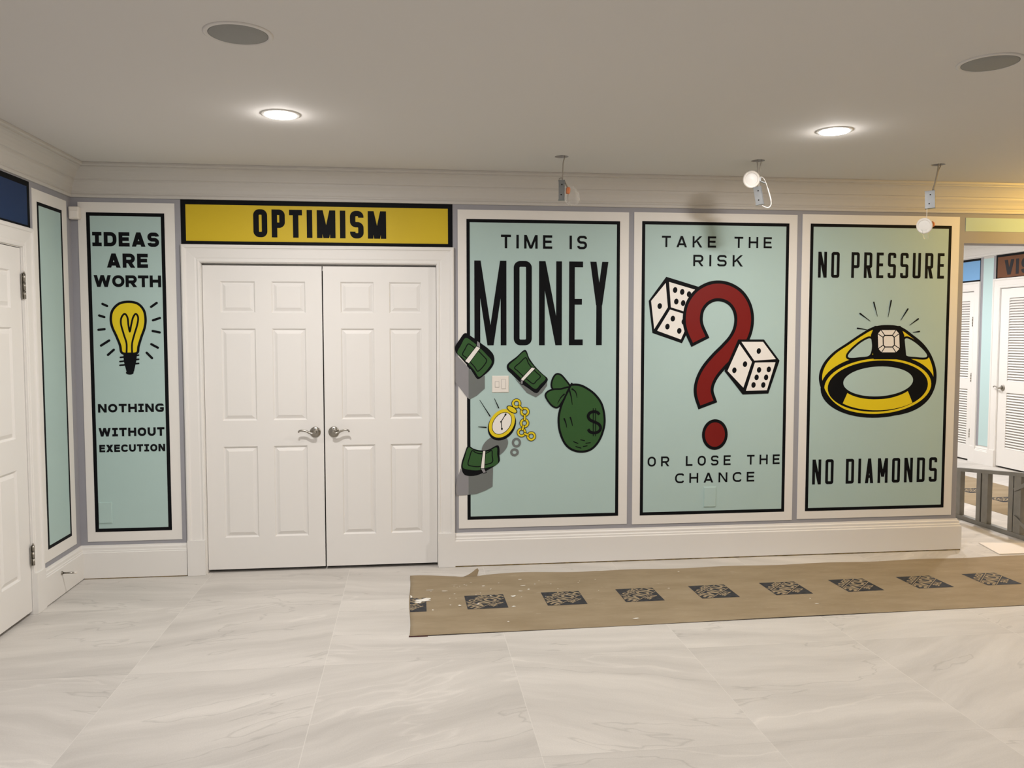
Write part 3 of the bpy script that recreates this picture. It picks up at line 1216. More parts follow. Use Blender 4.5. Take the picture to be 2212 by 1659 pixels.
bundle(spline([(0.4227, 1.6000), (0.4705, 1.5739), (0.5315, 1.5303), (0.5840, 1.4909), (0.6164, 1.4498), (0.6198, 1.3990), (0.5925, 1.3510), (0.5441, 1.3075), (0.5072, 1.2876), (0.4784, 1.3254), (0.4480, 1.3692), (0.3872, 1.4392), (0.3595, 1.4715), (0.3562, 1.5089), (0.3860, 1.5566)], True, 4),
       spline([(0.4260, 1.5670), (0.4704, 1.5435), (0.5183, 1.5042), (0.5664, 1.4561), (0.6040, 1.4078), (0.5793, 1.3598), (0.5441, 1.3206), (0.5142, 1.3033), (0.4872, 1.3428), (0.4567, 1.3779), (0.4046, 1.4348), (0.3699, 1.4654), (0.3945, 1.5175)], True, 4),
       [(0.5009, 1.5129), (0.5271, 1.4989), (0.4481, 1.3928), (0.4202, 1.4104)], [(0.5027, 1.5495), (0.5237, 1.5355), (0.5271, 1.4989), (0.5009, 1.5129)],
       [(0.4462, 1.3649), (0.4697, 1.3368), (0.5072, 1.2876), (0.5555, 1.3118), (0.5553, 1.2224), (0.4998, 1.1737), (0.4524, 1.1496), (0.4455, 1.1550)],
       [(0.3490, 1.4420), (0.3742, 1.4419), (0.4462, 1.3649), (0.4455, 1.1550), (0.4315, 1.1674), (0.3482, 1.2782)])
bundle(spline([(0.8335, 1.4859), (0.8619, 1.4287), (0.9020, 1.3731), (0.9511, 1.3225), (0.9869, 1.2914), (0.9851, 1.2666), (0.9423, 1.2165), (0.9102, 1.1876), (0.8532, 1.2234), (0.7999, 1.2618), (0.7423, 1.3176), (0.7114, 1.3503), (0.7132, 1.3898), (0.7733, 1.4378)], True, 4),
       spline([(0.8300, 1.4736), (0.8575, 1.4173), (0.8976, 1.3669), (0.9422, 1.3226), (0.9761, 1.2879), (0.9378, 1.2475), (0.9048, 1.2168), (0.8532, 1.2526), (0.7999, 1.2970), (0.7512, 1.3440), (0.7202, 1.3766), (0.7733, 1.4247)], True, 4),
       [(0.8798, 1.3670), (0.9047, 1.3581), (0.8194, 1.2705), (0.8016, 1.2838)], [(0.8016, 1.2838), (0.8194, 1.2705), (0.8158, 1.2467), (0.8016, 1.2538)],
       [(0.7600, 1.2929), (0.8087, 1.2529), (0.9102, 1.1876), (0.9851, 1.2666), (0.9852, 1.2383), (0.9513, 1.1899), (0.9085, 1.1593), (0.8443, 1.1909)])
bundle(spline([(0.4390, 0.8326), (0.4767, 0.8126), (0.5251, 0.7994), (0.5780, 0.8029), (0.6382, 0.8320), (0.6550, 0.8149), (0.6558, 0.7616), (0.6522, 0.7128), (0.5777, 0.6637), (0.4982, 0.6271), (0.4233, 0.6287), (0.3963, 0.6691), (0.3956, 0.7133), (0.4151, 0.7748)], True, 4),
       spline([(0.4425, 0.8202), (0.4811, 0.8001), (0.5295, 0.7887), (0.5824, 0.7931), (0.6356, 0.8187), (0.6399, 0.7708), (0.6416, 0.7042), (0.5689, 0.6789), (0.5071, 0.6624), (0.4454, 0.6681), (0.4033, 0.6866), (0.4194, 0.7570)], True, 4),
       [(0.5418, 0.7964), (0.5604, 0.7970), (0.5521, 0.6731), (0.5256, 0.6736)], [(0.5256, 0.6736), (0.5521, 0.6731), (0.5653, 0.6462), (0.5441, 0.6413)],
       [(0.4435, 0.6283), (0.4982, 0.6271), (0.5777, 0.6637), (0.6114, 0.6808), (0.6076, 0.5474), (0.5597, 0.5218), (0.4960, 0.4984), (0.4431, 0.4943)],
       [(0.3893, 0.6781), (0.4102, 0.6378), (0.4435, 0.6283), (0.4431, 0.4943), (0.3656, 0.4908), (0.3518, 0.5266), (0.3626, 0.5901)])

A = Art(back, AB + 0.0014)
# pocket watch with its painted drop shadow, chain and sparkle strokes
sh = [(0.6241, 0.8242), (0.7732, 0.8484), (0.7598, 0.7820)]
A.ell(sh[0], 0.100, 0.068, 4, 0.6)
A.strip(ellipse(sh[1], 0.024, 0.026, 0, 20), 0.016, 4, True)
A.strip(ellipse(sh[2], 0.022, 0.020, 0, 20), 0.016, 4, True)
A.nxt()
wc = [(0.6730, 0.9695), (0.6730, 0.9828), (0.6668, 0.9935), (0.6978, 1.0426), (0.6729, 0.9457), (0.7422, 1.0774)]
A.ell(wc[0], 0.089, 0.112, 0, -0.62)
A.nxt()
A.ell(wc[1], 0.081, 0.106, 1, -0.62)
A.nxt()
A.ell(wc[1], 0.060, 0.084, 0, -0.62)
A.nxt()
A.ell(wc[1], 0.056, 0.080, 2, -0.62)
A.nxt()
A.dash(wc[2], wc[3], 0.0055, 0)
A.dash(wc[2], wc[4], 0.0055, 0)
A.ell(wc[2], 0.006, 0.006, 0)
A.ell(wc[3], 0.006, 0.009, 0, -0.5)
A.ell(wc[4], 0.006, 0.009, 0, 0.1)
A.ell(wc[5], 0.041, 0.021, 0, -0.55)
A.nxt()
A.ell(wc[5], 0.035, 0.0155, 1, -0.55)
A.nxt()
links = [(0.7732, 1.1186), (0.8310, 1.0604), (0.8284, 0.9825), (0.8088, 0.9189), (0.8757, 0.8912)]
for c in links:
    A.strip(ellipse(c, 0.0240, 0.0240, 0, 24), 0.0200, 0, True)
A.nxt()
for c in links:
    A.strip(ellipse(c, 0.0240, 0.0240, 0, 24), 0.0125, 1, True)
A.nxt()
for p, q in zip(links[:-1], links[1:]):
    p, q = Vector(p).lerp(Vector(q), 0.33), Vector(p).lerp(Vector(q), 0.67)
    A.dash(p, q, 0.0200, 0)
A.nxt()
for p, q in zip(links[:-1], links[1:]):
    p, q = Vector(p).lerp(Vector(q), 0.33), Vector(p).lerp(Vector(q), 0.67)
    A.dash(p, q, 0.0125, 1)
for p, q in ([(0.5217, 1.1432), (0.5909, 1.0342)], [(0.6220, 1.1527), (0.6501, 1.0899)], [(0.5106, 0.9620), (0.5643, 0.9569)]):
    A.dash(p, q, 0.0035, 0, 0.0075)
finish(A, 'pocket_watch_motif', [M_BLACK, M_GOLD, M_WHITE, M_GREYT, M_GREYT], t)

A = Art(back, AB + 0.0014)
body = spline([(1.1440, 1.2392), (1.2116, 1.2413), (1.2751, 1.2114), (1.3297, 1.1664), (1.3710, 1.1034), (1.3897, 1.0181), (1.3856, 0.9419), (1.3542, 0.8570), (1.3044, 0.7994), (1.2408, 0.7780), (1.1682, 0.7901), (1.1138, 0.8340), (1.0775, 0.9150), (1.0665, 1.0043), (1.0815, 1.0887), (1.1083, 1.1551), (1.1288, 1.1993)])
A.poly(body, 1)
A.nxt()
A.strip(body, 0.015, 0, True)
A.nxt()
lob1 = spline([(1.1440, 1.2330), (1.1169, 1.2749), (1.0809, 1.3132), (1.0477, 1.3170), (1.0245, 1.2844), (1.0156, 1.2402), (1.0318, 1.2108), (1.0767, 1.2042), (1.1216, 1.2083)])
lob2 = spline([(1.1396, 1.2259), (1.0811, 1.2157), (1.0318, 1.2135), (0.9915, 1.1987), (0.9746, 1.1723), (0.9917, 1.1340), (1.0231, 1.0982), (1.0590, 1.0880), (1.0904, 1.1242), (1.1172, 1.1728)])
for lb in (lob1, lob2):
    A.poly(lb, 1)
    A.nxt()
    A.strip(lb, 0.012, 0, True)
    A.nxt()
tie = [(1.1575, 1.2524), (1.1217, 1.1861)]
A.dash(tie[0], tie[1], 0.012, 0)
for pts in ([(1.1396, 1.2126), (1.1533, 1.1636), (1.1625, 1.1056)], [(1.1576, 1.2169), (1.1847, 1.1944), (1.1957, 1.1542)], [(1.1082, 1.1817), (1.0813, 1.1553), (1.0590, 1.1156)], [(1.1042, 1.0127), (1.1179, 0.9769), (1.1225, 0.9482)], [(1.1475, 1.0211), (1.1585, 0.9853), (1.1640, 0.9584)]):
    A.strip(spline(pts, False), 0.010, 0, False, [0.011 - 0.0005 * i for i in range(17)])
for p, q in ([(1.1725, 0.8491), (1.2025, 0.8361)], [(1.2223, 0.8609), (1.2495, 0.8551)], [(1.2587, 0.8361), (1.2905, 0.8401)], [(1.1881, 0.8148), (1.2244, 0.8035)], [(1.2407, 0.8140), (1.2679, 0.8189)]):
    A.dash(p, q, 0.006, 0)
dol = spline([(1.3532, 1.0347), (1.3394, 1.0501), (1.3121, 1.0557), (1.2849, 1.0462), (1.2742, 1.0231), (1.2870, 0.9997), (1.3170, 0.9850), (1.3490, 0.9684), (1.3628, 0.9422), (1.3493, 0.9173), (1.3174, 0.9079), (1.2874, 0.9164), (1.2746, 0.9345)], False)
A.strip(dol, 0.020, 0)
for p, q in ([(1.3093, 1.0799), (1.3103, 0.8846)], [(1.3265, 1.0797), (1.3276, 0.8844)]):
    A.strip([p, q], 0.0055, 0)
finish(A, 'money_sack_motif', [M_BLACK, M_GREEN], t)

# --- "take the risk" panel
t = panel(back, (1.592, 2.773, 0.256, 2.431), (1.648, 2.713, 0.318, 2.370), 0.022, 'mint panel reading TAKE THE RISK OR LOSE THE CHANCE with red question mark and dice')
TR = {**REL, 'O': 0.98, ' ': 0.75}
A = Art(back, AB)
lettering(A, 'TAKE THE', (1.7887, 2.5851, 2.1944, 2.2720), 0.175, 0.58, 0, 0.95, rel=TR)
finish(A, 'lettering', [M_BLACK], t)
A = Art(back, AB)
lettering(A, 'RISK', (2.0149, 2.3746, 2.0650, 2.1438), 0.175, 0.58, 0, 0.95, rel=TR)
finish(A, 'lettering', [M_BLACK], t)
A = Art(back, AB)
lettering(A, 'OR LOSE THE', (1.7012, 2.6725, 0.6633, 0.7335), 0.175, 0.62, 0, 0.95, rel=TR)
finish(A, 'lettering', [M_BLACK], t)
A = Art(back, AB)
lettering(A, 'CHANCE', (1.9012, 2.4845, 0.5416, 0.6115), 0.175, 0.60, 0, 0.95, rel=TR)
finish(A, 'lettering', [M_BLACK], t)


def die(outer, faces, pips, base):
    A = Art(back, base)
    A.poly(outer, 0)
    A.nxt()
    for f in faces:
        A.poly(f, 1)
    A.nxt()
    for p in pips:
        A.ell(p, 0.016, 0.0205, 0, -0.12, 24)
    return finish(A, 'dice_motif', [M_BLACK, M_WHITE], t)


die([(1.8223, 1.9897), (2.0857, 1.9132), (2.0416, 1.7252), (1.9401, 1.5280), (1.7269, 1.5998), (1.6982, 1.8222)],
    [[(1.8190, 1.9471), (1.8356, 1.7782), (1.7396, 1.6265), (1.7156, 1.8223)], [(1.8429, 1.9544), (2.0599, 1.8934), (2.0211, 1.7297), (1.8577, 1.7783)], [(1.8514, 1.7631), (2.0046, 1.7180), (1.9323, 1.5549), (1.7608, 1.6158)]],
    [(1.7775, 1.7869), (1.8868, 1.8987), (1.9377, 1.8856), (1.9869, 1.8698), (1.8960, 1.8186), (1.9451, 1.8081), (1.9943, 1.7949), (1.8724, 1.6999), (1.8342, 1.6444), (1.9196, 1.6150), (1.9513, 1.6785)], AB)
A = Art(back, AB + 0.0014)
qm = spline([(2.0644, 1.5530), (2.0261, 1.6356), (2.0159, 1.7073), (2.0334, 1.7879), (2.0864, 1.8552), (2.1651, 1.8914), (2.2493, 1.8874), (2.3250, 1.8474), (2.3731, 1.7801), (2.3904, 1.6990), (2.3786, 1.6132), (2.3393, 1.5363), (2.2791, 1.4686), (2.2096, 1.4011), (2.1450, 1.3245), (2.1086, 1.2478), (2.1029, 1.1799), (2.1264, 1.1071)], False)
A.strip(qm, 0.145, 0)
ends = [(Vector(qm[0]) - Vector(qm[1])).normalized(), (Vector(qm[-1]) - Vector(qm[-2])).normalized()]
A.strip([qm[0], tuple(Vector(qm[0]) + ends[0] * 0.021)], 0.145, 0)
A.strip([qm[-1], tuple(Vector(qm[-1]) + ends[1] * 0.021)], 0.145, 0)
A.nxt()
A.strip(qm, 0.101, 1)
dot = [(2.1879, 0.8829)]
A.layer = 0
A.ell(dot[0], 0.0945, 0.109, 0)
A.nxt()
A.ell(dot[0], 0.0735, 0.087, 1)
finish(A, 'question_mark_motif', [M_BLACK, M_RED], t)
die([(2.3484, 1.5544), (2.5378, 1.5542), (2.6569, 1.4037), (2.5781, 1.1711), (2.3878, 1.1655), (2.2510, 1.3329)],
    [[(2.3723, 1.5381), (2.5314, 1.5379), (2.6289, 1.4147), (2.4692, 1.4045)], [(2.3584, 1.5227), (2.4523, 1.3955), (2.3918, 1.2138), (2.2736, 1.3328)], [(2.4742, 1.3908), (2.6265, 1.3929), (2.5662, 1.1941), (2.4111, 1.1908)]],
    [(2.5012, 1.4725), (2.4013, 1.3802), (2.3236, 1.3371), (2.5055, 1.3388), (2.5778, 1.3420), (2.4883, 1.2860), (2.5588, 1.2855), (2.4664, 1.2324), (2.5388, 1.2318)], AB + 0.0024)

# --- "no pressure" panel
t = panel(back, (2.811, 4.006, 0.260, 2.437), (2.871, 3.944, 0.317, 2.372), 0.022, 'mint panel reading NO PRESSURE NO DIAMONDS with a gold diamond ring, nearest the hall opening')
A = Art(back, AB)
lettering(A, 'NO PRESSURE', (2.9319, 3.8938, 1.9921, 2.1747), 0.114, 0.54, 0, 0.36, rel={**COND, 'N': 1.05, ' ': 0.36}, zm=0.0)
finish(A, 'lettering', [M_BLACK], t)
A = Art(back, AB)
lettering(A, 'NO DIAMONDS', (2.9205, 3.8834, 0.5100, 0.6910), 0.116, 0.52, 0, 0.36, rel={**COND, 'N': 1.06, 'M': 1.25, ' ': 0.46}, zm=0.25)
finish(A, 'lettering', [M_BLACK], t)
A = Art(back, AB)
ringo = spline([(3.3611, 1.6439), (3.4636, 1.6573), (3.5709, 1.6440), (3.6693, 1.5839), (3.7576, 1.5133), (3.8218, 1.4224), (3.8578, 1.3109), (3.8468, 1.1993), (3.7918, 1.1050), (3.6926, 1.0384), (3.5533, 1.0028), (3.3570, 0.9917), (3.1966, 1.0172), (3.0716, 1.0789), (2.9924, 1.1664), (2.9550, 1.2731), (2.9807, 1.3725), (3.0558, 1.4584), (3.1664, 1.5311), (3.2704, 1.5974)])
A.poly(ringo, 0)
A.nxt()
A.poly(scaled(ringo, 0.945, tuple([(3.4023, 1.2968)][0])), 1)
A.nxt()
# inner opening of the band, seen slightly from above
hc = [(3.4080, 1.2164)][0]
A.strip(ellipse(hc, 0.425, 0.215, 0.035, 60), 0.028, 0, True)
A.ell(hc, 0.385, 0.185, 0, 0.035, 60)
A.nxt()
far = [(hc[0] + 0.358 * math.cos(a), hc[1] - 0.02 + 0.155 * math.sin(a)) for a in [PI * (1.14 + 0.72 * k / 24) for k in range(25)]]
near = [(hc[0] + 0.25 * math.cos(a), hc[1] + 0.02 + 0.115 * math.sin(a)) for a in [PI * (1.86 - 0.72 * k / 24) for k in range(25)]]
A.poly(far[3:-3] + near, 1)
A.nxt()
A.ell((hc[0], hc[1] + 0.030), 0.285, 0.125, 0, 0.035, 48)
A.nxt()
A.ell((hc[0], hc[1] + 0.034), 0.268, 0.108, 2, 0.035, 48)
# shoulders cut out beside the setting
for sgn in (-1, 1):
    q = [(3.4748, 1.5106)][0]
    cut = spline([(q[0] + sgn * a, q[1] + b) for a, b in ((0.13, 0.045), (0.20, 0.025), (0.285, -0.045), (0.30, -0.085), (0.22, -0.085), (0.135, -0.065))])
    A.strip(cut, 0.030, 0, True)
    A.nxt()
    A.poly(cut, 2)
A.nxt()
A.poly([(3.3680, 1.6506), (3.5671, 1.6507), (3.5976, 1.5839), (3.6206, 1.4097), (3.3673, 1.4107), (3.3414, 1.5841)], 0)
A.nxt()
gem = [(3.4185, 1.6207), (3.5323, 1.6207), (3.5580, 1.5940), (3.5647, 1.4870), (3.5368, 1.4603), (3.4263, 1.4606), (3.4007, 1.4874), (3.3943, 1.5940)]
A.poly(gem, 3)
A.nxt()
gin = scaled(gem, 0.52)
A.strip(gin, 0.008, 0, True)
for a, b in zip(gem, gin):
    A.strip([a, b], 0.006, 0)
for p, q in ([(3.3346, 1.6841), (3.2549, 1.7390)], [(3.3137, 1.6233), (3.2381, 1.6334)], [(3.3876, 1.7191), (3.3575, 1.8192)], [(3.4694, 1.7147), (3.4898, 1.8318)], [(3.5678, 1.6918), (3.6199, 1.7723)], [(3.6362, 1.6549), (3.7024, 1.7013)], [(3.6636, 1.6039), (3.7131, 1.6104)]):
    A.dash(p, q, 0.003, 0, 0.011)
finish(A, 'diamond_ring_motif', [M_BLACK, M_GOLD, M_MINT, M_WHITE], t)

# --- header band and hall signs
t = thing('mint_band', (5.5, 0, 2.335), 'long pale mint strip painted on the header above the hall opening', 'wall panel')
slab('colour_field', back, 4.053, XR, 2.335, 2.432, 0.0, 0.003, M_MINT, t)
t = panel(hall, (3.135 - 0.55, 3.617, 2.234, 2.535), (2.585, 3.617, 2.234, 2.535), 0.028, 'brown-orange sign with black VIS lettering above a louvered door', M_BLACK, M_ORANGE, 'sign', 'wall_sign', False)
A = Art(hall, 0.0018)
for ch, a0, a1 in (('V', 3.475, 3.315), ('I', 3.290, 3.225), ('S', 3.200, 3.060)):
    wd = a0 - a1
    for g in glyph(ch, wd if ch != 'I' else 0.055, 0.175, 0.047, 0.05):
        pts = [(a0 - p[0], 2.290 + p[1]) for p in g[1]]
        if g[0] == 's':
            A.strip(pts, 0.047, 0, g[2])
        else:
            A.poly(pts, 0)
finish(A, 'lettering', [M_FADED], t)
panel(hall, (3.870, 4.872, 2.234, 2.527), (3.870, 4.872, 2.234, 2.527), 0.028, 'sky blue sign with black border above the louvered door deeper in the hall', M_BLACK, M_SKY, 'sign', 'wall_sign', False)
t = thing('mint_band', (XR - 0.001, 3.74, 0.225), 'tall pale mint strip on hall wall between the two louvered doors', 'wall panel')
slab('colour_field', hall, 3.655, 3.832, 0.226, 2.510, 0.0006, 0.003, M_AQUA, t)
mb = MB()
for (a0, a1) in ((3.624, 3.655), (3.832, 3.885)):
    mb.box(XR - 0.0020, XR - 0.0006, a0, a1, 0.2, 2.53)
build('grey_edge', mb, M_WALL, t)


# ------------------------------------------------------------------ plates, sensor, door stop
def plate(a0, a1, z0, z1, m, label, cat, name, rockers=()):
    t = thing(name, ((a0 + a1) / 2, 0, z0), label, cat, 'painted-over outlet covers' if name == 'outlet_cover' else None)
    mb = MB()
    q = 0.0055
    lo = [back(*p, q) for p in rect(a0, a1, z0, z1)]
    hi = [back(*p, q + 0.006) for p in rect(a0 + 0.004, a1 - 0.004, z0 + 0.004, z1 - 0.004)]
    ba = [back(*p, 0.0045) for p in rect(a0, a1, z0, z1)]
    for i in range(4):
        j = (i + 1) % 4
        mb.face([lo[i], lo[j], hi[j], hi[i]])
        mb.face([ba[i], ba[j], lo[j], lo[i]])
    mb.face(hi)
    mb.face(ba)
    build('cover_plate', mb, m, t)
    for (r0, r1, s0, s1) in rockers:
        mb = MB()
        mb.box(r0 - 0.0015, r1 + 0.0015, -0.0122, -0.011, s0 - 0.0015, s1 + 0.0015, 1)
        mb.face([back(r0, s0, 0.0155), back(r1, s0, 0.0155), back(r1, s1, 0.0125), back(r0, s1, 0.0125)])
        for pq in (((r0, s0), (r1, s0)), ((r1, s0), (r1, s1)), ((r1, s1), (r0, s1)), ((r0, s1), (r0, s0))):
            (pa, pz), (qa, qz) = pq
            dd = lambda z_: 0.0155 if z_ == s0 else 0.0125
            mb.face([back(pa, pz, dd(pz)), back(qa, qz, dd(qz)), back(qa, qz, 0.011), back(pa, pz, 0.011)])
        build('rocker', mb, [m, M_GREYW], t)
    return t


plate(-1.968, -1.883, 0.363, 0.503, M_MINT, 'mint-painted outlet cover low on the light bulb panel', 'outlet cover', 'outlet_cover')
plate(2.111, 2.202, 0.367, 0.511, M_MINT, 'mint-painted outlet cover below the word CHANCE', 'outlet cover', 'outlet_cover')
plate(0.605, 0.721, 1.194, 1.309, M_PLASTIC, 'white double light switch on the TIME IS MONEY panel', 'light switch', 'light_switch',
      ((0.627, 0.652, 1.232, 1.268), (0.671, 0.698, 1.222, 1.284)))

t = thing('corner_sensor', (-2.06, -0.02, 2.317), 'small white box-shaped sensor mounted high in the wall corner', 'sensor')
mb = MB()
mb.box(-2.080, -2.018, -0.052, -0.006, 2.320, 2.398)
build('housing', mb, M_PLASTIC, t, 0.006)
mb = MB()
mb.box(-2.074, -2.024, -0.0545, -0.050, 2.328, 2.372)
build('lens', mb, M_WHITE, t, 0.003)

t = thing('door_stop', (XL + 0.022, -0.36, 0.140), 'thin metal door stop rod sticking out of the left baseboard', 'door stop')
mb = MB()
mb.lathe([(0.013, 0.0), (0.012, 0.004), (0.0065, 0.008)], (XL + 0.022, -0.36, 0.140), (1, 0, 0), 20)
mb.lathe([(0.0055, 0.006), (0.0055, 0.070)], (XL + 0.022, -0.36, 0.140), (1, 0, 0), 14)
build('rod', mb, M_NICKEL, t)
mb = MB()
mb.lathe([(0.0075, 0.070), (0.0078, 0.082), (0.006, 0.086)], (XL + 0.022, -0.36, 0.140), (1, 0, 0), 14)
build('rubber_tip', mb, M_PLASTIC, t)


# ------------------------------------------------------------------ ceiling fixtures
def ceiling_speaker(x, y, label):
    t = thing('ceiling_speaker', (x, y, CEIL), label, 'speaker', 'round ceiling speakers')
    mb = MB()
    mb.lathe([(0.1215, 0.0), (0.1215, -0.003), (0.117, -0.006), (0.108, -0.006), (0.104, -0.003)], (x, y, CEIL), (0, 0, 1), 56, cap=False)
    build('trim_ring', mb, M_CEIL, t)
    mb = MB()
    mb.lathe([(0.1045, -0.0025), (0.100, -0.0045), (0.06, -0.0060), (0.002, -0.0065)], (x, y, CEIL), (0, 0, 1), 56)
    build('grille', mb, M_GRILLE, t)


ceiling_speaker(-0.547, -2.505, 'round grey ceiling speaker above the left ceiling light, over the double door')
ceiling_speaker(2.350, -2.530, 'round grey ceiling speaker toward the hall end, past the right ceiling light')


def downlight(x, y, label):
    t = thing('recessed_light', (x, y, CEIL), label, 'ceiling light', 'lit recessed ceiling lights')
    mb = MB()
    mb.lathe([(0.094, 0.0), (0.093, -0.003), (0.088, -0.0045), (0.0780, -0.0045)], (x, y, CEIL), (0, 0, 1), 48, cap=False)
    build('trim_ring', mb, M_TRIM, t)
    mb = MB()
    mb.lathe([(0.0785, -0.0042), (0.074, -0.009), (0.055, -0.013), (0.03, -0.0155), (0.002, -0.016)], (x, y, CEIL), (0, 0, 1), 48)
    build('diffuser', mb, M_LAMP, t)
    area('recessed_light_lamp', (0, 0, -0.020), 0.15, ROOM_P, ROOM_W, parent=t)
    # point light added for the domed lens's side throw, ceiling halo and upper wall
    pt = bpy.data.lights.new('recessed_light_side', 'POINT')
    pt.energy = 2.4
    pt.color = ROOM_W
    pt.shadow_soft_size = 0.02
    po = bpy.data.objects.new('recessed_light_side', pt)
    COL.objects.link(po)
    po.parent = t
    po.location = (0, 0, -0.028)


downlight(-0.565, -1.405, 'glowing round recessed ceiling light in front of the double door')
downlight(2.292, -1.412, 'glowing round recessed ceiling light in front of the dice panel')


# ---- three unfinished lights hanging from holes in the ceiling
def vec(a, b, n):
    return [tuple(Vector(a).lerp(Vector(b), k / n)) for k in range(n + 1)]


def curve3(pts, n=6):
    P = [Vector(p) for p in pts]
    out = []
    for i in range(len(P) - 1):
        a, b, c, d = P[max(i - 1, 0)], P[i], P[i + 1], P[min(i + 2, len(P) - 1)]
        for k in range(n):
            q = k / n
            out.append(0.5 * ((2 * b) + (c - a) * q + (2 * a - 5 * b + 4 * c - d) * q * q + (3 * b - a - 3 * c + d) * q ** 3))
    out.append(P[-1])
    return out


def metal_box(t, c, ax, az, hx, hy, hz):
    """driver junction box: open-lipped steel box with knock-out holes"""
    ax, az = Vector(ax).normalized(), Vector(az).normalized()
    ay = az.cross(ax)
    c = Vector(c)
    mb = MB()
    mb.obox(c, ax, ay, az, hx, hy, hz)
    mb.obox(c + az * hz, ax, ay, az, hx + 0.002, hy + 0.002, 0.0015)
    mb.obox(c - az * hz, ax, ay, az, hx + 0.002, hy + 0.002, 0.0015)
    mb.obox(c + ax * hx, ax, ay, az, 0.001, hy + 0.003, hz * 0.96)
    b = build('metal_box', mb, M_STEEL, t)
    fr = -ay if ay.y > 0 else ay
    for u, v in ((0.1, 0.55), (-0.15, -0.5)):
        mb = MB()
        mb.lathe([(0.0042, -0.001), (0.0042, 0.0012)], c + fr * hy + ax * hx * u + az * hz * v, fr, 12)
        build('knockout_hole', mb, M_DARK, b)
    return b


def led_disc(t, c, n, r=0.05):
    n = Vector(n).normalized()
    mb = MB()
    mb.lathe([(r * 0.62, -0.022), (r * 0.75, -0.012), (r * 0.80, -0.004), (r, -0.003), (r, 0.0), (r * 0.93, 0.004), (r * 0.72, 0.004), (r * 0.69, 0.001)], c, n, 40)
    d = build('light_disc', mb, M_PLASTIC, t)
    mb = MB()
    mb.lathe([(r * 0.70, 0.0012), (r * 0.5, 0.003), (0.001, 0.004)], c, n, 40, cap=False)
    build('diffuser', mb, M_CABLE, d)
    return d


# the one with the clear bag
hx, hy = HOLES[0]
t = thing('hanging_light', (hx, hy, CEIL), 'unfinished light with a small box and clear bag hanging above the MONEY panel', 'hanging light', 'unfinished hanging lights')
mb = MB()
mb.tube(curve3([(hx + 0.02, hy, CEIL + 0.10), (hx + 0.018, hy, CEIL), (hx + 0.010, hy, 2.63), (hx + 0.007, hy, 2.57), (hx + 0.006, hy, 2.525)]), 0.0035)
mb.tube(curve3([(hx + 0.006, hy, 2.532), (hx - 0.002, hy, 2.539), (hx - 0.015, hy, 2.531)]), 0.003)
build('cable', mb, M_CABLEG, t)
metal_box(t, (hx, hy, 2.464), (1, -0.15, 0), (0, 0, 1), 0.0175, 0.017, 0.058)
mb = MB()
mb.tube(curve3([(hx + 0.016, hy, 2.524), (hx + 0.024, hy - 0.005, 2.505), (hx + 0.037, hy - 0.008, 2.48)]), [0.005] * 13)
build('conduit', mb, M_CABLEG, t)
mb = MB()
mb.lathe([(0.008, 0.0), (0.013, -0.008), (0.0135, -0.028), (0.010, -0.04)], (hx + 0.041, hy - 0.009, 2.482), (0.1, 0, 1), 20)
build('orange_connector', mb, M_ORNUT, t)
mb = MB()
mb.tube(curve3([(hx + 0.041, hy - 0.009, 2.444), (hx + 0.038, hy - 0.01, 2.42), (hx + 0.039, hy - 0.01, 2.39)]), 0.002)
build('wire', mb, M_CABLEG, t)
mb = MB()
rows = []
for i in range(9):
    f = i / 8
    r = 0.012 + 0.036 * math.sin(PI * min(1, f * 0.85 + 0.08)) ** 0.8
    if i == 8:
        r = 0.012
    rows.append([(hx + 0.046 + 0.022 * f + r * (1 + 0.16 * math.sin(5 * a + 3 * f) + 0.1 * random.uniform(-1, 1)) * math.cos(a), hy - 0.012 + 0.6 * r * math.sin(a), 2.487 - 0.112 * f + 0.006 * math.sin(3 * a))
                 for a in [2 * PI * k / 18 for k in range(18)]])
mb.grid(rows, closed_v=True)
build('clear_bag', mb, M_FILM, t)

# the one with the white disc facing the room
hx, hy = HOLES[1]
t = thing('hanging_light', (hx, hy, CEIL), 'unfinished light with round white disc and looped cable hanging above the dice panel', 'hanging light', 'unfinished hanging lights')
mb = MB()
mb.tube(curve3([(hx - 0.006, hy, CEIL + 0.10), (hx - 0.004, hy, CEIL), (hx + 0.002, hy, 2.60), (hx + 0.004, hy - 0.002, 2.54), (hx + 0.006, hy, 2.505)]), 0.004)
mb.tube(curve3([(hx + 0.026, hy, CEIL + 0.09), (hx + 0.022, hy, CEIL), (hx + 0.013, hy, 2.615), (hx + 0.012, hy + 0.006, 2.55), (hx + 0.014, hy, 2.507)]), 0.003)
build('cable', mb, M_CABLEG, t)
metal_box(t, (hx + 0.008, hy, 2.450), (1, -0.45, 0.18), (-0.19, 0, 1), 0.024, 0.020, 0.054)
led_disc(t, (hx - 0.045, hy - 0.012, 2.548), (-0.12, -1, -0.12), 0.053)
mb = MB()
mb.tube(curve3([(hx + 0.014, hy - 0.005, 2.565), (hx + 0.03, hy - 0.01, 2.56), (hx + 0.046, hy - 0.012, 2.535), (hx + 0.062, hy - 0.014, 2.49), (hx + 0.080, hy - 0.015, 2.43),
                (hx + 0.083, hy - 0.015, 2.395), (hx + 0.068, hy - 0.015, 2.378), (hx + 0.044, hy - 0.01, 2.382), (hx + 0.026, hy - 0.005, 2.394)]), [0.003] * 18 + [0.0048] * 8 + [0.003] * 23)
build('loop_cable', mb, M_CABLE, t)
mb = MB()
mb.obox((hx + 0.036, hy - 0.004, 2.533), (1, 0, -0.35), (0, 1, 0), (0.35, 0, 1), 0.017, 0.006, 0.003)
mb.obox((hx + 0.008, hy - 0.016, 2.548), (1, 0, 0), (0, 1, 0), (0.1, 0, 1), 0.005, 0.006, 0.012)
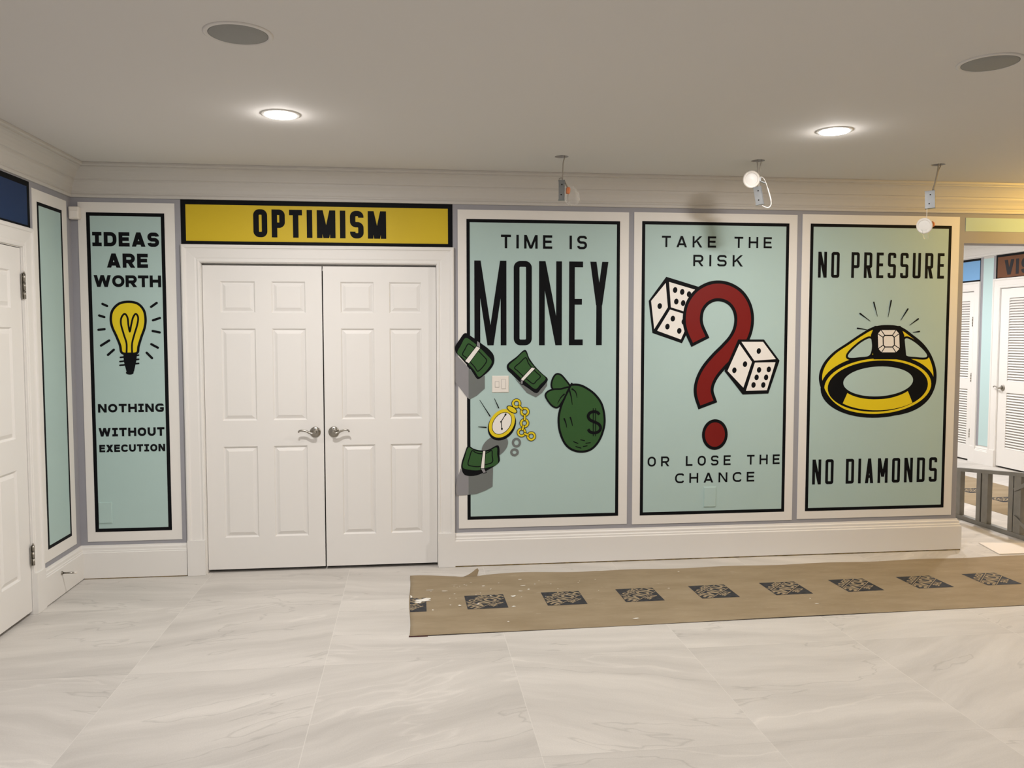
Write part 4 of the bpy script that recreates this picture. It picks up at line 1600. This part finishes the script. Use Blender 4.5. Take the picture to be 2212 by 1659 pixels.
build('spring_clip', mb, M_STEEL, t)

# the one nearest the hall
hx, hy = HOLES[2]
t = thing('hanging_light', (hx, hy, CEIL), 'unfinished light with box and disc on a thin wire hanging above NO PRESSURE panel', 'hanging light', 'unfinished hanging lights')
mb = MB()
mb.tube(curve3([(hx + 0.002, hy, CEIL + 0.10), (hx + 0.001, hy, CEIL), (hx - 0.001, hy, 2.635), (hx - 0.016, hy, 2.56), (hx - 0.032, hy, 2.505)]), 0.0045)
mb.tube(curve3([(hx + 0.028, hy, CEIL + 0.10), (hx + 0.018, hy, CEIL), (hx + 0.003, hy, 2.628), (hx - 0.012, hy, 2.56), (hx - 0.026, hy, 2.506)]), 0.0035)
build('cable', mb, M_CABLEG, t)
metal_box(t, (hx - 0.048, hy, 2.444), (1, -0.75, 0.05), (-0.04, 0, 1), 0.028, 0.024, 0.053)
mb = MB()
mb.tube(curve3([(hx - 0.074, hy - 0.01, 2.392), (hx - 0.075, hy - 0.012, 2.36), (hx - 0.075, hy - 0.012, 2.322)]), 0.002)
build('wire', mb, M_CABLE, t)
led_disc(t, (hx - 0.090, hy - 0.012, 2.278), (-0.78, -0.58, -0.22), 0.050)
mb = MB()
mb.lathe([(0.016, 0.0), (0.020, 0.02), (0.017, 0.030)], (hx - 0.054, hy - 0.010, 2.284), (0.85, 0.30, 0.2), 18)
build('amber_cap', mb, M_ORNUT, t)
mb = MB()
mb.tube(curve3([(hx - 0.066, hy - 0.01, 2.258), (hx - 0.044, hy - 0.006, 2.252), (hx - 0.032, hy - 0.004, 2.296), (hx - 0.028, hy - 0.004, 2.310)]), 0.0025)
build('spring_clip', mb, M_STEEL, t)
mb = MB()
rows = []
for i in range(6):
    f = i / 5
    r = 0.022 - 0.006 * f
    rows.append([(hx - 0.085 + 0.012 * f + r * (1 + 0.2 * math.sin(4 * a + 2 * f)) * math.cos(a), hy - 0.01 + 0.5 * r * math.sin(a), 2.255 - 0.06 * f)
                 for a in [2 * PI * k / 14 for k in range(14)]])
mb.grid(rows, closed_v=True)
build('clear_bag', mb, M_FILM, t)

# ------------------------------------------------------------------ things on the floor
# kraft paper runner
t = thing('paper_runner', (2.8, -0.78, 0), 'long brown paper floor runner with printed black squares lying below the panels', 'floor paper', 'printed brown floor paper')


def back_edge(x):
    y = -0.250 + 0.012 * (x > 3.2) * (x - 3.2)
    if x < 1.35:
        y += 0.010 * math.sin(x * 11 + 1.0) * (1.35 - x)
    if 0.36 < x < 0.50:
        y -= 0.012
    return y


def front_edge(x):
    return -1.322 + 0.0210 * (x - 0.038)


NX, NY = 170, 18
X0, X1 = 0.040, 5.60


def runner_z(x, v):
    """v = 0 at the front edge, 1 at the back edge"""
    z = 0.0022
    z += 0.012 * max(0.0, (v - 0.86) / 0.14) ** 2 * (0.5 + 0.5 * math.sin(x * 9.0 + 0.6)) * (1.0 if x < 1.3 else 0.45)
    z += 0.0035 * max(0.0, (0.10 - v) / 0.10) ** 2 * (0.5 + 0.5 * math.sin(x * 3.1 + 1.1))
    return z


mb = MB()
rows = []
for i in range(NX + 1):
    x = X0 + (X1 - X0) * i / NX
    row = []
    for j in range(NY + 1):
        v = j / NY
        y = front_edge(x) + (back_edge(x) - front_edge(x)) * v
        row.append((x + 0.004 * math.sin(v * 9) * (i == 0), y, runner_z(x, v)))
    rows.append(row)
mb.grid(rows)
for row in (rows[0],):
    for a, b in zip(row[:-1], row[1:]):
        mb.face([a, b, (b[0], b[1], 0.0003), (a[0], a[1], 0.0003)])
build('paper_sheet', mb, M_KRAFT, t)
# torn corner standing up at the back edge
mb = MB()
g = []
for f, hgt in ((0, 0.0), (0.2, 0.006), (0.4, 0.014), (0.6, 0.026), (0.8, 0.041), (0.92, 0.047), (1.0, 0.030)):
    xb = 0.375 + 0.105 * f
    g.append([(xb + 0.012 * q, back_edge(xb) - 0.004 + 0.022 * q * f, 0.004 + hgt * q) for q in (0, 0.35, 0.7, 1.0)])
mb.grid(g)
build('torn_flap', mb, M_KRAFT, t)
mb = MB()
mb.box(0.036, 0.135, -1.3260, -1.312, 0.0008, 0.0045)
build('tape_edge', mb, M_MAROON, t)


def printed_square(cx, cy, rot, parent, plane_z=0.0028, clip=None):
    A = Art(flr, plane_z, 0.0004)
    hx, hy = 0.119, 0.126
    ca, sa = math.cos(rot), math.sin(rot)

    def xf(p):
        return (cx + p[0] * ca - p[1] * sa, cy + p[0] * sa + p[1] * ca)
    A.clip = clip
    A.poly([xf(p) for p in rect(-hx, hx, -hy, hy)], 0)
    A.nxt()
    # the lettering runs along the diagonal, read from the far right corner
    q = math.sqrt(0.5)

    def dg(p):
        u, v = p
        return xf((-q * u + q * v, -q * u - q * v))
    cl = []
    for nx, ny, c in ((1, 0, -hx), (-1, 0, -hx), (0, 1, -hy), (0, -1, -hy)):
        # half plane in the square's frame, moved to floor coordinates
        wx, wy = nx * ca - ny * sa, nx * sa + ny * ca
        cl.append((wx, wy, c + 0.004 + wx * cx + wy * cy))
    A.clip = cl + (clip or [])
    for v in (-0.046, 0.046):
        A.strip([dg((-0.2, v)), dg((0.2, v))], 0.0055, 1)
    lettering(A, 'HOME', (-0.146, 0.146, -0.039, 0.039), 0.20, 0.16, 1, 0.8, rel={'M': 1.35, 'O': 1.05, 'E': 0.85}, xform=dg, zm=0.2)
    lettering(A, 'THE', (-0.052, 0.044, 0.056, 0.094), 0.24, 0.16, 1, 0.8, xform=dg)
    lettering(A, 'DEPOT', (-0.090, 0.090, -0.096, -0.056), 0.24, 0.14, 1, 0.8, xform=dg)
    return build('printed_square', A.mb, [M_INK, M_KRAFTP], parent)


for k in range(-1, 11):
    cx = 0.490 + 0.4715 * k
    cy = -0.796 + 0.0185 * (cx - 0.49)
    printed_square(cx, cy, math.radians(0.9 if k >= 0 else -0.5), t, 0.0030, [(1, 0, X0 + 0.002)] if k < 0 else None)

# dried paint on the runner
A = Art(flr, 0.0042, 0.0)


def splat(px, py, rx, ry):
    n = 14
    ph = random.uniform(0, 6)
    A.poly([(px + rx * (1 + 0.35 * math.sin(3 * a + ph) + 0.2 * random.uniform(-1, 1)) * math.cos(a), py + ry * (1 + 0.35 * math.cos(2 * a + ph) + 0.2 * random.uniform(-1, 1)) * math.sin(a)) for a in [2 * PI * k / n for k in range(n)]], 0)


for (q, rx, ry) in (([(0.6648, -0.7153)][0], 0.013, 0.018), ([(0.1278, -0.7206)][0], 0.042, 0.028), ([(0.0944, -0.7601)][0], 0.02, 0.022), ([(0.0480, -0.6486)][0], 0.006, 0.02), ([(0.1623, -0.5333)][0], 0.022, 0.007), ([(0.2530, -0.5633)][0], 0.018, 0.005),
                    ([(0.3128, -0.6265)][0], 0.005, 0.006), ([(0.3311, -0.8489)][0], 0.009, 0.009), ([(0.6444, -0.9041)][0], 0.012, 0.006), ([(0.5011, -0.4883)][0], 0.008, 0.010), ([(0.7486, -0.3782)][0], 0.010, 0.008), ([(0.7521, -0.5094)][0], 0.016, 0.005),
                    ([(0.7763, -0.5898)][0], 0.008, 0.006), ([(0.7198, -0.6207)][0], 0.012, 0.005), ([(0.1726, -0.9123)][0], 0.006, 0.005), ([(0.5290, -0.6896)][0], 0.006, 0.006), ([(0.5821, -1.1580)][0], 0.006, 0.004), ([(1.6503, -0.6780)][0], 0.007, 0.006),
                    ([(1.8275, -0.3299)][0], 0.006, 0.007), ([(1.3005, -1.1930)][0], 0.018, 0.007), ([(2.4242, -1.0719)][0], 0.012, 0.006), ([(2.4313, -0.9770)][0], 0.004, 0.004), ([(0.2775, -0.8338)][0], 0.005, 0.005), ([(0.4409, -0.8369)][0], 0.010, 0.006)):
    splat(q[0], q[1], rx, ry)
for k in range(26):
    splat(random.uniform(0.1, 1.3), random.uniform(-0.75, -0.35), random.uniform(0.002, 0.006), random.uniform(0.002, 0.004))
o = build('paint_splashes', A.mb, M_SPLAT, t)
o['kind'] = 'stuff'

# cream board lying by the corner
t = thing('cream_board', (4.62, -0.03, 0), 'flat cream sheet of board lying on the floor at the hall opening', 'board')
mb = MB()
q = [(4.338, 0.136), (5.15, 0.003), (5.15, -0.196), (4.264, -0.186)]
for z in (0.001, 0.008):
    mb.face([(p[0], p[1], z) for p in q])
for i in range(4):
    a, b = q[i], q[(i + 1) % 4]
    mb.face([(a[0], a[1], 0.001), (b[0], b[1], 0.001), (b[0], b[1], 0.008), (a[0], a[1], 0.008)])
build('sheet', mb, M_PAPERW, t)

# low frame of steel studs standing on the floor behind the corner
t = thing('metal_stud_frame', (4.76, 0.55, 0), 'low grey metal stud frame standing on the floor at the hall opening', 'stud frame')
FX = 4.74


def ztop(y):
    return 0.437 + (1.005 - y) * 0.105


def channel(name, p, q, wd, side, lip=0.03):
    """C-section stud from p to q in the frame's plane; wd = face width, side = direction of the face in the plane"""
    p, q, sd = Vector(p), Vector(q), Vector(side).normalized()
    fx = Vector((1, 0, 0))
    d = (q - p).normalized()
    prof = [(0, lip), (0, 0), (wd, 0), (wd, lip)]
    prof = [(0, lip * 1.6), (0, 0), (wd, 0), (wd, lip * 1.6), (wd * 0.8, lip * 1.6), (wd * 0.8, lip * 1.6 - 0.002), (wd - 0.002, lip * 1.6 - 0.002), (wd - 0.002, 0.002), (0.002, 0.002), (0.002, lip * 1.6 - 0.002), (wd * 0.2, lip * 1.6 - 0.002), (wd * 0.2, lip * 1.6)]
    mb = MB()
    mb.grid([[e + sd * a + fx * b for a, b in prof] for e in (p, q)], closed_v=True, smooth=False)
    mb.face([p + sd * a + fx * b for a, b in prof])
    mb.face([q + sd * a + fx * b for a, b in prof])
    return build(name, mb, M_STUD, t)


channel('bottom_track', (FX, 1.02, 0.001), (FX, -0.05, 0.001), 0.035, (0, 0, 1), 0.032)
channel('top_track', (FX, 1.02, ztop(1.02)), (FX, -0.05, ztop(-0.05)), 0.030, (0, 0, -1), 0.032)
for y0, wd in ((1.015, 0.075), (0.735, 0.050), (0.668, 0.070), (0.360, 0.050), (0.300, 0.075), (0.020, 0.05)):
    channel('stud', (FX + 0.004, y0, 0.036), (FX + 0.004, y0, ztop(y0 - wd) - 0.028), wd, (0, -1, 0), 0.026)
for p, q in (((FX - 0.004, 0.290, 0.375), (FX - 0.004, 0.02, 0.515)), ((FX - 0.004, 0.285, 0.165), (FX - 0.004, 0.02, 0.035))):
    mb = MB()
    d = Vector(q) - Vector(p)
    mb.obox((Vector(p) + Vector(q)) / 2, d, (1, 0, 0), d.cross(Vector((1, 0, 0))), d.length / 2, 0.002, 0.014)
    build('brace', mb, M_STUD, t)

# paper runner in the hall
t = thing('paper_runner', (5.75, 2.6, 0), 'brown printed floor paper in the hall, seen through the metal stud frame', 'floor paper', 'printed brown floor paper')
mb = MB()
mb.grid([[(x, y, 0.002) for x in (5.25, 5.75, 6.25)] for y in (0.4, 2.0, 4.0, 5.4)])
for a, b in (((5.25, 0.4), (5.25, 5.4)), ((6.25, 0.4), (6.25, 5.4)), ((5.25, 0.4), (6.25, 0.4))):
    mb.face([(a[0], a[1], 0.002), (b[0], b[1], 0.002), (b[0], b[1], 0.0003), (a[0], a[1], 0.0003)])
build('paper_sheet', mb, M_KRAFT, t)
for k in range(9):
    printed_square(5.74, 0.72 + 0.4715 * k, math.radians(90), t, 0.0028)
